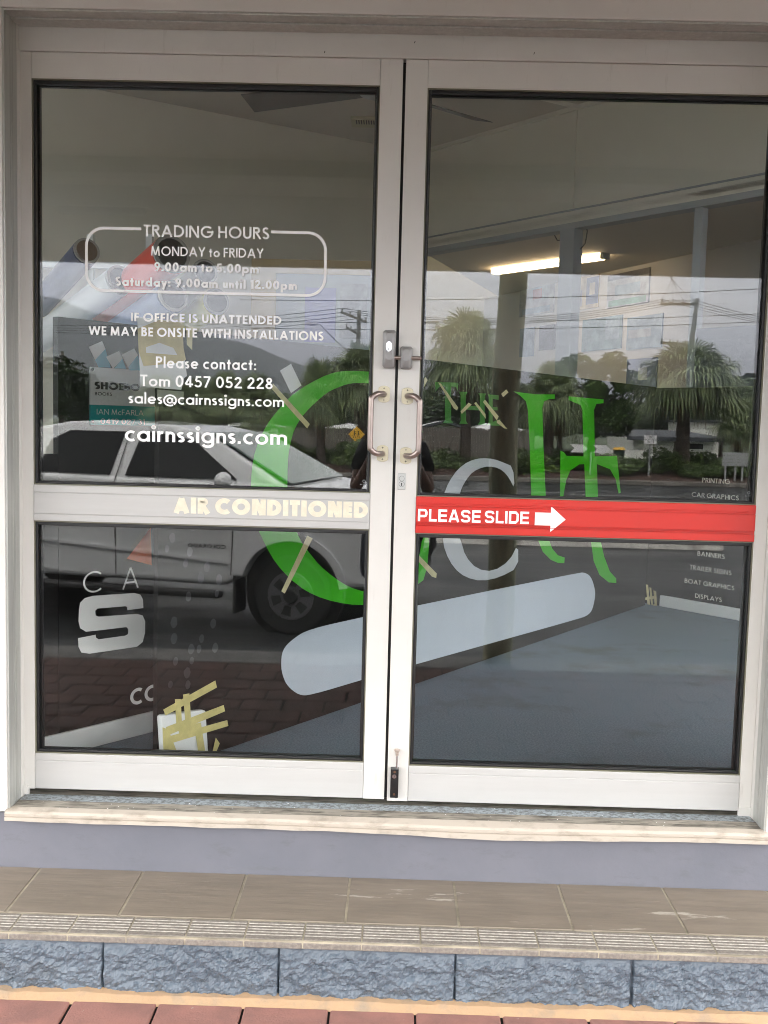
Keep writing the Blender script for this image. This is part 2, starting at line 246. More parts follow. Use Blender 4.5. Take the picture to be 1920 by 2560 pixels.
# ------------------------------------------------------------------ stroke lettering (geometric sans)
def arc(cx, cy, rx, ry, a0, a1, n=None):
    n = n or max(4, int(abs(a1-a0)/9))
    return [(cx+rx*math.cos(math.radians(a0+(a1-a0)*i/n)), cy+ry*math.sin(math.radians(a0+(a1-a0)*i/n))) for i in range(n+1)]
def glyph(c, w):
    i = w/2; X = .64; h = X/2
    def ring(cx, cy, rx, ry): return arc(cx, cy, rx, ry, 0, 360, 36)
    ro = .51-i; rx = h-i+.015
    G = {
     'O': (1.02, [ring(.51, .5, ro, ro)]), 'Q': (1.02, [ring(.51, .5, ro, ro), [(.6, .4), (.95, 0)]]),
     'C': (.86, [arc(.51, .5, ro, ro, 48, 312)]),
     'G': (.98, [arc(.51, .5, ro, ro, 45, 360)+[(.51+ro, .47)], [(.51, .5-i*.2), (.51+ro+i, .5-i*.2)]]),
     'A': (.88, [[(i*.9, 0), (.44, 1-i*.4)], [(.88-i*.9, 0), (.44, 1-i*.4)], [(.18, .3), (.70, .3)]]),
     'B': (.60, [[(i, 0), (i, 1)], [(i, 1-i), (.3, 1-i)]+arc(.3, .76, .24-i*.9, .24-i, 90, -90)+[(i, .52)], [(.3, .52)]+arc(.31, .26+i*.4, .29-i*.9, .26-i*.6, 90, -90)+[(i, i)]]),
     'D': (.80, [[(i, 0), (i, 1)], [(i, 1-i), (.30, 1-i)]+arc(.30, .5, .5-i, .5-i, 90, -90)+[(i, i)]]),
     'E': (.50, [[(i, 0), (i, 1)], [(i, 1-i), (.5, 1-i)], [(i, .5), (.47, .5)], [(i, i), (.5, i)]]),
     'F': (.47, [[(i, 0), (i, 1)], [(i, 1-i), (.47, 1-i)], [(i, .5), (.44, .5)]]),
     'H': (.70, [[(i, 0), (i, 1)], [(.7-i, 0), (.7-i, 1)], [(i, .52), (.7-i, .52)]]),
     'I': (w, [[(i, 0), (i, 1)]]),
     'K': (.62, [[(i, 0), (i, 1)], [(i, .42), (.56, 1-i*.3)], [(.2, .58), (.6, 0)]]),
     'L': (.44, [[(i, 0), (i, 1)], [(i, i), (.44, i)]]),
     'M': (1.0, [[(i*1.2, 0), (.19, 1)], [(.19, .97), (.5, .06)], [(.5, .06), (.81, .97)], [(1-i*1.2, 0), (.81, 1)]]),
     'N': (.78, [[(i, 0), (i, 1)], [(i*1.3, .97), (.78-i*1.3, .03)], [(.78-i, 0), (.78-i, 1)]]),
     'P': (.56, [[(i, 0), (i, 1)], [(i, 1-i), (.3, 1-i)]+arc(.3, .73, .26-i*.9, .27-i, 90, -90)+[(i, .46+i)]]),
     'R': (.60, [[(i, 0), (i, 1)], [(i, 1-i), (.3, 1-i)]+arc(.3, .74, .26-i*.9, .26-i, 90, -90)+[(i, .48+i)], [(.28, .50), (.58, 0)]]),
     'S': (.56, [arc(.28, .745, .235-i*.7, .255-i, 35, 215)[:-1]+[(.14, .60), (.40, .44)]+arc(.28, .27, .28-i, .27-i, 38, -150)]),
     'T': (.56, [[(0, 1-i), (.56, 1-i)], [(.28, 0), (.28, 1-i)]]),
     'U': (.66, [[(i, 1)]+arc(.33, .33, .33-i, .33-i, 180, 360)+[(.66-i, 1)]]),
     'W': (1.26, [[(i, 1), (.34, .04)], [(.34, .04), (.63, .98)], [(.63, .98), (.92, .04)], [(.92, .04), (1.26-i, 1)]]),
     'X': (.7, [[(i, 0), (.7-i, 1)], [(i, 1), (.7-i, 0)]]),
     'Y': (.72, [[(i*.8, 1), (.36, .42)], [(.72-i*.8, 1), (.36, .42)], [(.36, 0), (.36, .44)]]),
     'a': (X+.02, [ring(h+.01, h, rx, rx), [(X-i+.02, 0), (X-i+.02, X)]]),
     'b': (X+.02, [ring(h+.01, h, rx, rx), [(i, 0), (i, 1.02)]]),
     'c': (.52, [arc(h+.01, h, rx, rx, 55, 305)]),
     'd': (X+.02, [ring(h+.01, h, rx, rx), [(X-i+.02, 0), (X-i+.02, 1.02)]]),
     'e': (X+.02, [[(h+.01-rx, h), (h+.01+rx, h)], arc(h+.01, h, rx, rx, 0, 318)]),
     'g': (X+.02, [ring(h+.01, h, rx, rx), [(X-i+.02, X)]+arc(h+.01, -.03, rx, .27-i, 0, -160)]),
     'i': (w, [[(i, 0), (i, X)], ring(i, .88, i*.62, i*.62)]),
     'l': (w, [[(i, 0), (i, 1.02)]]),
     'm': (.86, [[(i, 0), (i, X)], [(i, .3)]+arc(.245, X-.22, .245-i, .22-i, 180, 0)+[(.49-i, 0)], [(.49-i, .3)]+arc(.49+.185-i, X-.22, .185, .22-i, 180, 0)+[(.86-i, 0)]]),
     'n': (.50, [[(i, 0), (i, X)], [(i, .3)]+arc(.25, X-.25, .25-i, .25-i, 180, 0)+[(.5-i, 0)]]),
     'o': (X+.02, [ring(h+.01, h, rx, rx)]),
     'p': (X+.02, [ring(h+.01, h, rx, rx), [(i, -.32), (i, X)]]),
     'r': (.32, [[(i, 0), (i, X)], [(i, .32)]+arc(.26, X-.25, .26-i, .25-i, 180, 75)]),
     's': (.38, [arc(.19, .475, .17-i*.6, .165-i, 35, 215)[:-1]+[(.10, .38), (.28, .28)]+arc(.19, .17, .19-i, .17-i, 38, -150)]),
     't': (.34, [[(.17, 0), (.17, .86)], [(0, X-i), (.34, X-i)]]),
     'u': (.50, [[(i, X)]+arc(.25, .25, .25-i, .25-i, 180, 360)+[(.5-i, X)], [(.5-i, 0), (.5-i, X)]]),
     'y': (.54, [[(i*.7, X), (.29, .05)], [(.54-i*.7, X), (.17, -.32)]]),
     '.': (w*1.1, [[(0, i*1.05), (w*1.1, i*1.05)]]), ':': (w*1.1, [[(0, i), (w*1.1, i)], [(0, .5), (w*1.1, .5)]]),
     '0': (.62, [ring(.31, .5, .31-i, .5-i)]),
     '1': (.30, [[(.30-i, 0), (.30-i, 1)], [(0, .80), (.30-i, 1-i*.8)]]),
     '2': (.58, [arc(.28, .71, .27-i, .29-i, 175, -35)+[(.05, i)], [(.02, i), (.58, i)]]),
     '3': (.54, [arc(.26, .75, .23-i, .25-i, 160, -90), arc(.26, .27, .28-i, .26-i*.6, 90, -160)]),
     '4': (.62, [[(.48-i, 0), (.48-i, 1)], [(.48-i, .97), (.04, .27)], [(.03, .25), (.62, .25)]]),
     '5': (.56, [[(.50, 1-i), (.16, 1-i), (.10, .56)], [(.10, .54)]+arc(.25, .32, .31-i, .32-i, 120, -155)]),
     '7': (.54, [[(0, 1-i), (.52, 1-i)], [(.49, 1-i), (.14, 0)]]),
     '8': (.56, [ring(.28, .75, .23-i, .25-i), ring(.28, .27, .28-i, .27-i)]),
     '9': (.60, [ring(.30, .68, .29-i, .32-i), [(.56-i*.5, .56), (.22, 0)]]),
     '@': (1.0, [arc(.5, .34, .47, .47, -50, 300), ring(.48, .34, .19, .21), [(.69, .56), (.66, .22)]+arc(.77, .24, .11, .1, 190, 330)]),
     ' ': (.30, []),
    }
    return G[c]
def strokes_mesh(mb, paths, w, mp, k0=0):
    for k, p in enumerate(paths):
        closed = len(p) > 8 and abs(p[0][0]-p[-1][0])+abs(p[0][1]-p[-1][1]) < 1e-6
        if closed: p = p[:-1]
        n = len(p); Lf = []; Rt = []
        for i in range(n):
            a = p[(i-1) % n] if (closed or i > 0) else p[i]; b = p[(i+1) % n] if (closed or i < n-1) else p[i]; q = p[i]
            d1 = Vector((q[0]-a[0], q[1]-a[1])); d2 = Vector((b[0]-q[0], b[1]-q[1]))
            if d1.length < 1e-9: d1 = d2
            if d2.length < 1e-9: d2 = d1
            d1.normalize(); d2.normalize(); n1 = Vector((-d1.y, d1.x)); n2 = Vector((-d2.y, d2.x)); m = n1+n2
            m = m.normalized() if m.length > 1e-6 else n1; s = w/2/max(.5, m.dot(n1))
            Lf.append((q[0]+m.x*s, q[1]+m.y*s)); Rt.append((q[0]-m.x*s, q[1]-m.y*s))
        b0 = len(mb.v); e = (k0+k) * .00004
        mb.v += [mp(x, y, e) for x, y in Lf]+[mp(x, y, e) for x, y in Rt]
        for i in range(n if closed else n-1):
            j = (i+1) % n; mb.f.append([b0+i, b0+n+i, b0+n+j, b0+j])
def text_mb(s, p0, p1, cap, w=.12, up=Vector((0, 0, 1)), nrm=Vector((0, -1, 0)), track=.13, slant=0, space=None, mb=None):
    """stroke text from p0 (left end of baseline) to p1 (right end)"""
    p0 = Vector(p0); p1 = Vector(p1); x = 0; items = []
    for ch in s:
        a, st = glyph(ch, w)
        if ch == ' ' and space: a = space
        items.append((x, st)); x += a + (track if ch != ' ' else 0)
    tot = x-track; sx_ = (p1-p0).length/tot; R = (p1-p0).normalized(); mb = mb or MB()
    for k, (x0, st) in enumerate(items):
        strokes_mesh(mb, st, w, lambda a, b, e: p0+R*((x0+a+slant*b)*sx_)+up*(b*cap)+nrm*e, k % 2*3)
    return mb
def poly_mb(pts, nrm, th=.0003):
    """flat cut-out: triangulated front, thin edge"""
    from mathutils.geometry import tessellate_polygon
    pts = [Vector(p) for p in pts]; mb = MB(); n = len(pts)
    tr = tessellate_polygon([pts]); nrm = Vector(nrm)
    mb.add([p+nrm*th for p in pts]+pts, [list(t) for t in tr]+[(i, (i+1) % n, (i+1) % n+n, i+n) for i in range(n)])
    return mb
def smooth_poly(pts, it=2):
    for _ in range(it):
        q = []
        for i in range(len(pts)):
            a = pts[i]; b = pts[(i+1) % len(pts)]; q += [(a[0]*.75+b[0]*.25, a[1]*.75+b[1]*.25), (a[0]*.25+b[0]*.75, a[1]*.25+b[1]*.75)]
        pts = q
    return pts
Z = lambda r: r + ZC
# ================================================================== SHOP FRONT
xa, xb, xg0, xg1, xc, xd = -1.047, -.078, -.016, -.008, .053, 1.021
ztop = Z(1.0); YG = .020                       # header underside; glass front face
# building shell
wl = empty('shop_building', (0, .5, 0), 'white rendered shop building around the glazed sliding entrance', 'building')
m = MB(); m.box(-1.56, -1.156, -.02, .14, 0.16, 4.2); m.box(1.126, 1.56, -.02, .14, .16, 4.2); m.box(-1.156, 1.126, -.02, .14, Z(1.16), 4.2); m.box(-7, 7, -.02, .14, 4.201, 7.5)  # top box is an unseen storey added to block sky off the pickup
for s in (-1, 1):
    for a, b, c, d in ((1.56, 7, .16, .5), (1.56, 7, 3.3, 4.2), (6.8, 7, .5, 3.3), (4.1, 4.25, .5, 3.3)): m.box(min(s*a, s*b), max(s*a, s*b), -.02, .14, c, d)
m.build('facade_wall', 'wallout', wl)
m = MB(); m.box(-7.15, 7.15, 9, 9.15, 0, 4.2); m.box(-7.15, 7.15, -.02, 9.15, 4.2, 4.35)
for x in (-7.15, 7):
    for a, b, c, d in ((-.02, .6, 0, 4.2), (8.4, 9, 0, 4.2), (.6, 8.4, 0, .6), (.6, 8.4, 3.5, 4.2)): m.box(x, x+.15, a, b, c, d)
m.build('outer_wall', 'wallout', wl)
for s in (-1, 1):  # unseen front and side windows, added to let daylight into the dim interior
    for a, b in ((1.56, 4.1), (4.25, 6.8)): B(min(s*a, s*b), max(s*a, s*b), .05, .06, .5, 3.3).build('added_daylight_window', 'glass', wl)
    B(s*7.07, s*7.07+.01, .6, 8.4, .6, 3.5).build('added_daylight_window', 'glass', wl)
# plinth riser in lavender paint
rb = B(-5, 5, -.102, .4, .12, Z(-1.130)).build('plinth', 'riser'); tag(rb, 'lavender painted plinth riser under the door sill', 'riser')
# outer frame
fr = empty('door_frame', (0, 0, Z(-1.12)), 'pale aluminium frame around the pair of sliding glass doors', 'door frame')
m = MB()
m.box(-1.165, -1.085, -.112, -.021, Z(-1.125), Z(1.155)); m.box(1.062, 1.15, -.112, -.021, Z(-1.125), Z(1.155)); m.box(-1.0845, 1.0615, -.112, -.021, Z(1.076), Z(1.155))
m.box(-1.165, -1.078, -.0215, .13, Z(-1.125), Z(1.15)); m.box(1.056, 1.15, -.0215, .13, Z(-1.125), Z(1.15))
m.build('architrave', 'frame', fr, bevel=.002)
m = MB()
m.box(-1.0855, -1.0795, -.108, .06, Z(-1.125), Z(1.074)); m.box(1.0565, 1.0625, -.108, .06, Z(-1.125), Z(1.074))
for s, x in ((1, -1.0795), (-1, 1.0565)):
    for y in (-.068, -.052): m.box(min(x, x+s*.0012), max(x, x+s*.0012), y-.002, y+.002, Z(-1.125), Z(1.07))
m.build('jamb_reveal', 'jamb', fr, bevel=.0008)
m = MB(); m.box(-1.079, 1.056, -.108, -.062, Z(1.070), Z(1.0755)); m.box(-1.079, 1.056, -.060, -.004, Z(1.066), Z(1.0715))
m.build('head_reveal', 'jamb', fr, bevel=.001)
m = MB(); m.box(-1.079, 1.056, -.006, .07, Z(1.003), Z(1.067)); m.build('header', 'frame', fr, bevel=.0015)
m = MB(); m.box(-.5, 0.0, -.0066, -.0058, Z(1.03), Z(1.033))
m = MB()
for x, z in ((.012, 1.043), (-.235, 1.012), (.34, 1.02)): m.slab([(x, -.0062, Z(z)), (x+.002, -.0062, Z(z)), (x+.004, -.0062, Z(z)+.006), (x+.002, -.0062, Z(z)+.006)], (0, -.0004, 0))
m.build('paint_chip', 'dark', fr)
m = MB()
for x in (-1.0795, 1.0205): m.box(x, x+.036 if x > 0 else x+.014, -.004, .01, Z(-1.125), Z(-1.088))
m.build('guide_block', 'frame', fr, bevel=.0015)
m = MB(); m.add([(-1.165, -.1135, Z(.97)), (-1.108, -.1135, Z(.96)), (-1.105, -.1135, Z(.70)), (-1.165, -.1135, Z(.68))], [(0, 3, 2, 1)]); m.build('old_tape', 'tape', fr)

# doors
def door(name, x0, x1, o0, o1, zt, mt, mb_, bt, bb, label, red):
    d = empty(name, ((x0+x1)/2, 0, bb), label, 'sliding door')
    top = ztop+.002
    # stiles
    for a, b in ((x0, o0), (o1, x1)):
        B(a, b, 0, .045, bb, top).build('stile', 'frame', d, bevel=.001)
    e = .0007
    B(o0+e, o1-e, .0004, .045, zt, top).build('top_rail', 'frame', d, bevel=.001)
    m = MB(); m.box(o0+e, o1-e, .0006, .045, bb+.001, bt)
    m.box(o0+e, o1-e, -.0012, .01, bt-.021, bt-.0016); m.box(o0+e, o1-e, -.0012, .01, bb+.002, bt-.0225)
    m.build('bottom_rail', 'railm', d, bevel=.0012)
    m = MB(); h = mt-mb_
    m.box(o0+e, o1-e, .0006, .045, mb_, mt)
    if red:
        m.box(o0+e, o1-e, -.003, .01, mb_+.0008, mb_+h*.20); m.box(o0+e, o1-.022, -.0045, .01, mb_+h*.215, mb_+h*.24); m.box(o0+e, o1-.022, -.0045, .01, mb_+h*.26, mb_+h*.275)
        m.box(o0+e, o1-e, -.003, .01, mb_+h*.29, mb_+h*.74); m.box(o0+e, o1-.022, -.0055, .01, mb_+h*.80, mb_+h*.83); m.box(o0+e, o1-e, -.003, .01, mb_+h*.755, mt-.0008)
    else:
        m.box(o0+e, o1-e, -.002, .01, mb_+.0008, mb_+h*.195); m.box(o0+e, o1-e, -.002, .01, mb_+h*.205, mb_+h*.79); m.box(o0+e, o1-e, -.002, .01, mb_+h*.80, mt-.0008)
    rail = m.build('mid_rail', 'red' if red else 'railm', d, bevel=.0012)
    if red: rail['label'] = 'red sliding direction band across the door'
    panes = []
    for z0, z1 in ((mt, zt), (bt, mb_)):
        p = B(o0+.003, o1-.003, YG, YG+.010, z0+.003, z1-.003).build('glass_pane', 'glass', d); panes.append(p)
        m = MB(); q = .010; g0, g1 = .006, YG-.0004
        m.box(o0+.0035, o0+q, g0, g1, z0, z1); m.box(o1-q, o1-.0035, g0, g1, z0, z1)
        m.box(o0+q, o1-q, g0, g1, z1-q-.004, z1-.0035); m.box(o0+q, o1-q, g0, g1, z0+.0035, z0+q)
        m.build('gasket', 'gasket', d, bevel=.002)
        m = MB(); m.box(o0, o0+.0034, .003, .03, z0, z1); m.box(o1-.0034, o1, .003, .03, z0, z1); m.box(o0+.0034, o1-.0034, .003, .03, z1-.0034, z1); m.box(o0+.0034, o1-.0034, .003, .03, z0, z0+.0034)
        m.build('glazing_bead', 'bead', d)
        # inner beads behind the glass edge
        m = MB(); q = .014; g0, g1 = YG+.0105, YG+.022
        m.box(o0, o0+q, g0, g1, z0, z1); m.box(o1-q, o1, g0, g1, z0, z1); m.box(o0+q, o1-q, g0, g1, z1-q, z1); m.box(o0+q, o1-q, g0, g1, z0, z0+.008)
        m.build('inner_bead', 'gasket', d)
    return d, rail, panes
LD = door('sliding_door', -1.0785, xg0, xa, xb, Z(.932), Z(-.198), Z(-.302), Z(-.990), Z(-1.098), 'left sliding glass door with trading hours lettering and a white mid rail', False)
RD = door('sliding_door', xg1, 1.0555, xc, xd, Z(.928), Z(-.203), Z(-.308), Z(-.995), Z(-1.102), 'right sliding glass door with the red band and white arrow', True)
B(-.0165, -.0075, .020, .06, Z(-1.1), ztop).build('meeting_seal', 'dark', LD[0])

# lettering on the panes
YL = YG-.0008
def gl(px, py): return at(px, py, YL)
def line(s, x0, x1, yb, cap, w, parent, m='vinyl', Y=YL, slope=.0225, track=.13, slant=0, space=None, name='lettering'):
    # baseline follows the door's own horizontal through the middle of the line
    pm = at((x0+x1)/2, yb, Y); a = at(x0, yb, Y); b = at(x1, yb, Y)
    pt = at((x0+x1)/2, yb-cap, Y)
    return text_mb(s, (a.x, Y, pm.z), (b.x, Y, pm.z), pt.z-pm.z, w, track=track, slant=slant, space=space).build(name, m, parent)
g = LD[2][0]
line('TRADING HOURS', 359, 673, 594.5, 29.5, 0.156, g)
line('MONDAY to FRIDAY', 377, 658.6, 642, 23.5, 0.156, g)
line('9.00am to 5.00pm', 385.5, 647, 680.5, 22.5, .20, g)
line('Saturday: 9.00am until 12.00pm', 288.5, 743, 719.5, 22.5, .215, g, space=.36)
line('IF OFFICE IS UNATTENDED', 327.5, 703.5, 807.5, 21.5, .205, g)
line('WE MAY BE ONSITE WITH INSTALLATIONS', 221.5, 809, 844.5, 22.5, .195, g)
line('Please contact:', 389.5, 640, 922.5, 28.5, 0.163, g)
line('Tom 0457 052 228', 350.5, 681.5, 969, 28.5, 0.156, g)
line('sales@cairnssigns.com', 321, 710, 1012.7, 27.5, .145, g, track=.11)
line('cairnssigns.com', 312.5, 717.5, 1107.6, 41, .155, g, track=.11)
# rounded border with a gap for the heading
P0 = gl(216, 570); bx0, bx1 = P0.x, gl(814.5, 600).x; bz1 = (gl(430, 570).z+gl(1350/1.728, 586).z)/2; bz0 = (gl(430/1.0, 727.5).z+gl(781, 742).z)/2
R_ = .050; gxl = gl(353, 578).x; gxr = gl(678, 586).x
ac = lambda cx, cz, a0, a1: [(cx+R_*math.cos(math.radians(a0+(a1-a0)*i/10)), cz+R_*math.sin(math.radians(a0+(a1-a0)*i/10))) for i in range(11)]
pth = [(gxl, bz1)]+ac(bx0+R_, bz1-R_, 90, 180)+ac(bx0+R_, bz0+R_, 180, 270)+ac(bx1-R_, bz0+R_, 270, 360)+ac(bx1-R_, bz1-R_, 0, 90)+[(gxr, bz1)]
m = MB(); strokes_mesh(m, [pth], .0078, lambda a, b, e: Vector((a, YL-e, b))); m.build('border_line', 'vinyl', g)
line('AIR CONDITIONED', 434, 920, 1289, 40, .30, LD[1], 'cream', Y=-.0024, track=.08)
# PLEASE SLIDE in squared letters
def sq(c, w):
    i = w/2; k = .16
    def rr(x0, x1, y0, y1): return [(x0+k, y1), (x1-k, y1), (x1-k*.3, y1-k*.3), (x1, y1-k), (x1, y0+k), (x1-k*.3, y0+k*.3), (x1-k, y0), (x0+k, y0), (x0+k*.3, y0+k*.3), (x0, y0+k), (x0, y1-k), (x0+k*.3, y1-k*.3), (x0+k, y1)]
    G = {'P': (.80, [[(i, 0), (i, 1)], [(i, 1-i), (.80-i-k, 1-i), (.80-i-k*.3, 1-i-k*.3), (.80-i, 1-i-k), (.80-i, .42+k), (.80-i-k*.3, .42+k*.3), (.80-i-k, .42), (i, .42)]]),
         'L': (.66, [[(i, 0), (i, 1)], [(i, i), (.66, i)]]), 'E': (.74, [[(i, 0), (i, 1)], [(i, 1-i), (.74, 1-i)], [(i, .5), (.70, .5)], [(i, i), (.74, i)]]),
         'A': (.92, [[(i, 0), (.46-i*.3, 1)], [(.92-i, 0), (.46+i*.3, 1)], [(.2, .26), (.72, .26)]]),
         'S': (.80, [[(.80-i, .74), (.80-i, 1-i-k), (.80-i-k*.3, 1-i-k*.3), (.80-i-k, 1-i), (i+k, 1-i), (i+k*.3, 1-i-k*.3), (i, 1-i-k), (i, .5+k), (i+k, .5), (.80-i-k, .5), (.80-i, .5-k), (.80-i, i+k), (.80-i-k*.3, i+k*.3), (.80-i-k, i), (i+k, i), (i+k*.3, i+k*.3), (i, i+k), (i, .26)]]),
         'I': (w, [[(i, 0), (i, 1)]]), 'D': (.82, [[(i, 0), (i, 1)], [(i, 1-i), (.82-i-k, 1-i), (.82-i, 1-i-k), (.82-i, i+k), (.82-i-k, i), (i, i)]]), ' ': (.22, [])}
    return G[c]
_g = glyph; glyph = sq
line('PLEASE SLIDE', 1044.5, 1322, 1306.5, 30.8, .19, RD[1], Y=-.0038, track=.13)
glyph = _g
mz = at(1376, 1298, -.0038).z; a = lambda x: at(x, 1300, -.0038).x; u = .0368/42
pl = [(a(1337), mz+19*u*1.1), (a(1376.5), mz+19*u*1.1), (a(1376.5), mz+42*u), (a(1414), mz), (a(1376.5), mz-42*u), (a(1376.5), mz-19*u*1.1), (a(1337), mz-19*u*1.1)]
poly_mb([(x, -.0038, z) for x, z in pl], (0, -1, 0), .0006).build('arrow', 'vinyl', RD[1])
# etched safety stamp in the pane corners
for pane, (sx0, sy0) in ((LD[2][0], (902, 1207)), (RD[2][0], (1864, 1236))):
    m = MB(); q = gl(sx0+8, sy0-4); strokes_mesh(m, [arc(q.x, q.z, .0035, .0035, 0, 360, 14)], .0016, lambda a, b, e: Vector((a, YL, b)))
    for i in range(6):
        q = gl(sx0-2+i*3.6, sy0+5); m.add([(q.x, YL, q.z), (q.x+.002, YL, q.z), (q.x+.002, YL, q.z+.0028-(i % 2)*.001), (q.x, YL, q.z+.0028)], [(0, 1, 2, 3)])
    m.build('etched_stamp', mat('etched_glass', (.25, .26, .27), .8), pane)

# handles
def handle(cx, side, door_, zt, zb):
    h = MB(); gx = cx+side*.0345; r = .0082; y = -.052; p = [(cx, -.004, zt), (cx, y+.022, zt)]
    R1 = .026
    pts = [Vector((cx, -.003, zt)), Vector((cx+side*.004, -.022, zt)), Vector((cx+side*.012, -.040, zt-.000)), Vector((cx+side*.022, -.050, zt-.003)), Vector((gx-side*.003, y-.002, zt-.012)), Vector((gx, y-.003, zt-.026)),
           Vector((gx, y-.003, zb+.026)), Vector((gx-side*.003, y-.002, zb+.012)), Vector((cx+side*.022, -.050, zb+.003)), Vector((cx+side*.012, -.040, zb)), Vector((cx+side*.004, -.022, zb)), Vector((cx, -.003, zb))]
    q = []
    for i in range(len(pts)-1):                 # Catmull-Rom
        a, b, c, d = pts[max(i-1, 0)], pts[i], pts[i+1], pts[min(i+2, len(pts)-1)]
        for t in (0, .25, .5, .75): q.append(.5*((2*b)+(-a+c)*t+(2*a-5*b+4*c-d)*t*t+(-a+3*b-3*c+d)*t**3))
    q.append(pts[-1]); h.tube(q, r, 16)
    ho = h.build('handle', 'bronze', door_, smooth=True)
    for z in (zt, zb):
        pm = [(cx+dx, dz+z) for dx, dz in [(-.0165, -.012)]+[(.024*math.sin(math.radians(t)), -.024*math.cos(math.radians(t))) for t in range(-40, 41, 10)]+[(.0165, -.012), (.0165, .012)]+[(.024*math.sin(math.radians(t)), .024*math.cos(math.radians(t))) for t in range(40, -41, -10)]+[(-.0165, .012)]]
        MB().slab([(x, -.0001, zz) for x, zz in pm], (0, -.0028, 0)).build('mount_plate', 'goldplate', ho, bevel=.0006)
        for s in (1, -1):
            m = MB().cyl((cx, -.0026, z+s*.0165), (0, -1, 0), .0042, .0012, 14); m.build('screw', 'goldplate', ho)
            m = MB(); m.box(cx-.0028, cx+.0028, -.0042, -.0037, z+s*.0165-.0006, z+s*.0165+.0006); m.box(cx-.0006, cx+.0006, -.0043, -.0036, z+s*.0165-.0028, z+s*.0165+.0028); m.build('screw_slot', 'dark', ho)
pz = lambda x, y: at(x, y, 0)
handle(pz(960, 985).x, -1, LD[0], pz(960, 985.5).z, pz(955.6, 1133.5).z)
handle(pz(1018.5, 990).x, 1, RD[0], pz(1018.5, 990.3).z, pz(1014, 1139).z)
# patch bolt: keyed body on the left stile, catch on the right, rod through both
def lockbody(x0, x1, z0, z1, parent, pyr):
    m = MB(); c = .005
    def ring(y, inset, dz=0):
        a, b, e, f = x0+inset, x1-inset, z0+inset+dz, z1-inset
        return [(a+c, y, e), (b-c, y, e), (b, y, e+c), (b, y, f-c), (b-c, y, f), (a+c, y, f), (a, y, f-c), (a, y, e+c)]
    rings = [ring(-.0002, 0), ring(-.013, 0), ring(-.019, .003), ring(-.025, .009, .012)]
    for r_ in rings: m.v += [Vector(v) for v in r_]
    for k in range(3):
        for j in range(8): m.f.append([k*8+j, k*8+(j+1) % 8, (k+1)*8+(j+1) % 8, (k+1)*8+j])
    m.f.append([24+j for j in range(8)]); m.f.append([7-j for j in range(8)])
    return m.build('lock_body', 'lockgrey', parent, bevel=.001)
lb = empty('patch_bolt_lock', (-.01, -.01, Z(.18)), 'grey keyed lock and sliding bolt across the door stiles above the handles', 'lock')
za, zb_ = pz(970, 826).z, pz(970, 920).z
k1 = lockbody(pz(957.5, 870).x, pz(989.5, 870).x, zb_, za, lb, 0)
kz = pz(972, 868).z; kx = pz(972.5, 868).x
pts = [(kx+.0078*math.cos(math.radians(t)), kz+.0065+.0078*math.sin(math.radians(t))) for t in range(0, 181, 20)]+[(kx+.0078*math.cos(math.radians(t)), kz-.0065+.0078*math.sin(math.radians(t))) for t in range(180, 361, 20)]
MB().slab([(x, -.0240, z) for x, z in pts], (0, -.0035, 0)).build('key_cylinder', 'chrome', lb, bevel=.0006)
m = MB(); strokes_mesh(m, [arc(kx, kz-.0065, .0058, .0058, 0, 360, 20)], .0008, lambda a, b, e: Vector((a, -.0279, b))); m.box(kx-.001, kx+.001, -.0283, -.0277, kz-.0105, kz-.003); m.build('keyhole', 'dark', lb)
z3, z4 = pz(1015, 867).z, pz(1015, 923).z
lockbody(pz(999.5, 895).x, pz(1031, 895).x, z4, z3, lb, 0)
rz = pz(1015, 895.5).z
MB().cyl((pz(986, 895).x, -.014, rz), (1, 0, 0), .0056, pz(1053.5, 895).x-pz(986, 895).x, 16).build('bolt_rod', 'bronze', lb, smooth=True)
# flush key plate on right stile
kx0, kx1, kz0, kz1 = pz(994.5, 1203).x, pz(1014, 1203).x, pz(1003, 1224).z, pz(1003, 1183).z
kp = B(kx0, kx1, -.0022, 0, kz0, kz1).build('key_plate', 'chrome', RD[0], bevel=.0012); ORG[kp.name] = ORG[RD[0].name]
kp.data.materials[0] = mat('brushed_plate', (.46, .46, .45), .4, metal=.7)
kx = (kx0+kx1)/2; kc = kz0+(kz1-kz0)*.34
m = MB(); strokes_mesh(m, [arc(kx, kc, .0078, .0078, 0, 360, 20), arc(kx, kz0+(kz1-kz0)*.68, .0072, .0072, 0, 360, 20)], .0007, lambda a, b, e: Vector((a, -.0025, b))); m.box(kx-.0012, kx+.0012, -.0028, -.0022, kc-.005, kc+.003); m.ball((kx, -.0023, kc+.001), (.0018, .0006, .002)); m.build('keyhole', 'dark', kp)
# bottom bolt
fb = empty('foot_bolt', (.01, -.01, Z(-1.09)), 'black keyed foot bolt with a white knob low on the right stile', 'bolt')
x0, x1, z0, z1 = pz(976, 1950).x, pz(996, 1950).x, pz(986, 1988).z, pz(986, 1917).z
B(x0, x1, -.022, 0, z0, z1).build('bolt_case', 'blacklock', fb, bevel=.0016)
xr = pz(992.2, 1900).x
MB().cyl((xr, -.013, z0-.003), (0, 0, 1), .0030, pz(992, 1874).z-z0, 12).build('bolt_rod', 'chrome', fb, smooth=True)
kz = pz(992, 1881).z
MB().tube([(xr, -.013, kz-.006), (xr, -.013, kz+.004), (xr, -.013, kz+.010), (xr, -.013, kz+.013)], [.0040, .0052, .0088, .0082], 16).build('knob', mat('worn_knob', (.55, .45, .38), .5, var=.4, vscale=60), fb, smooth=True)
cx = (x0+x1)/2; cz = z1-(z1-z0)*.24
MB().cyl((cx-.001, -.0218, cz), (0, -1, 0), .0064, .0015, 18).build('key_cylinder', 'chrome', fb)
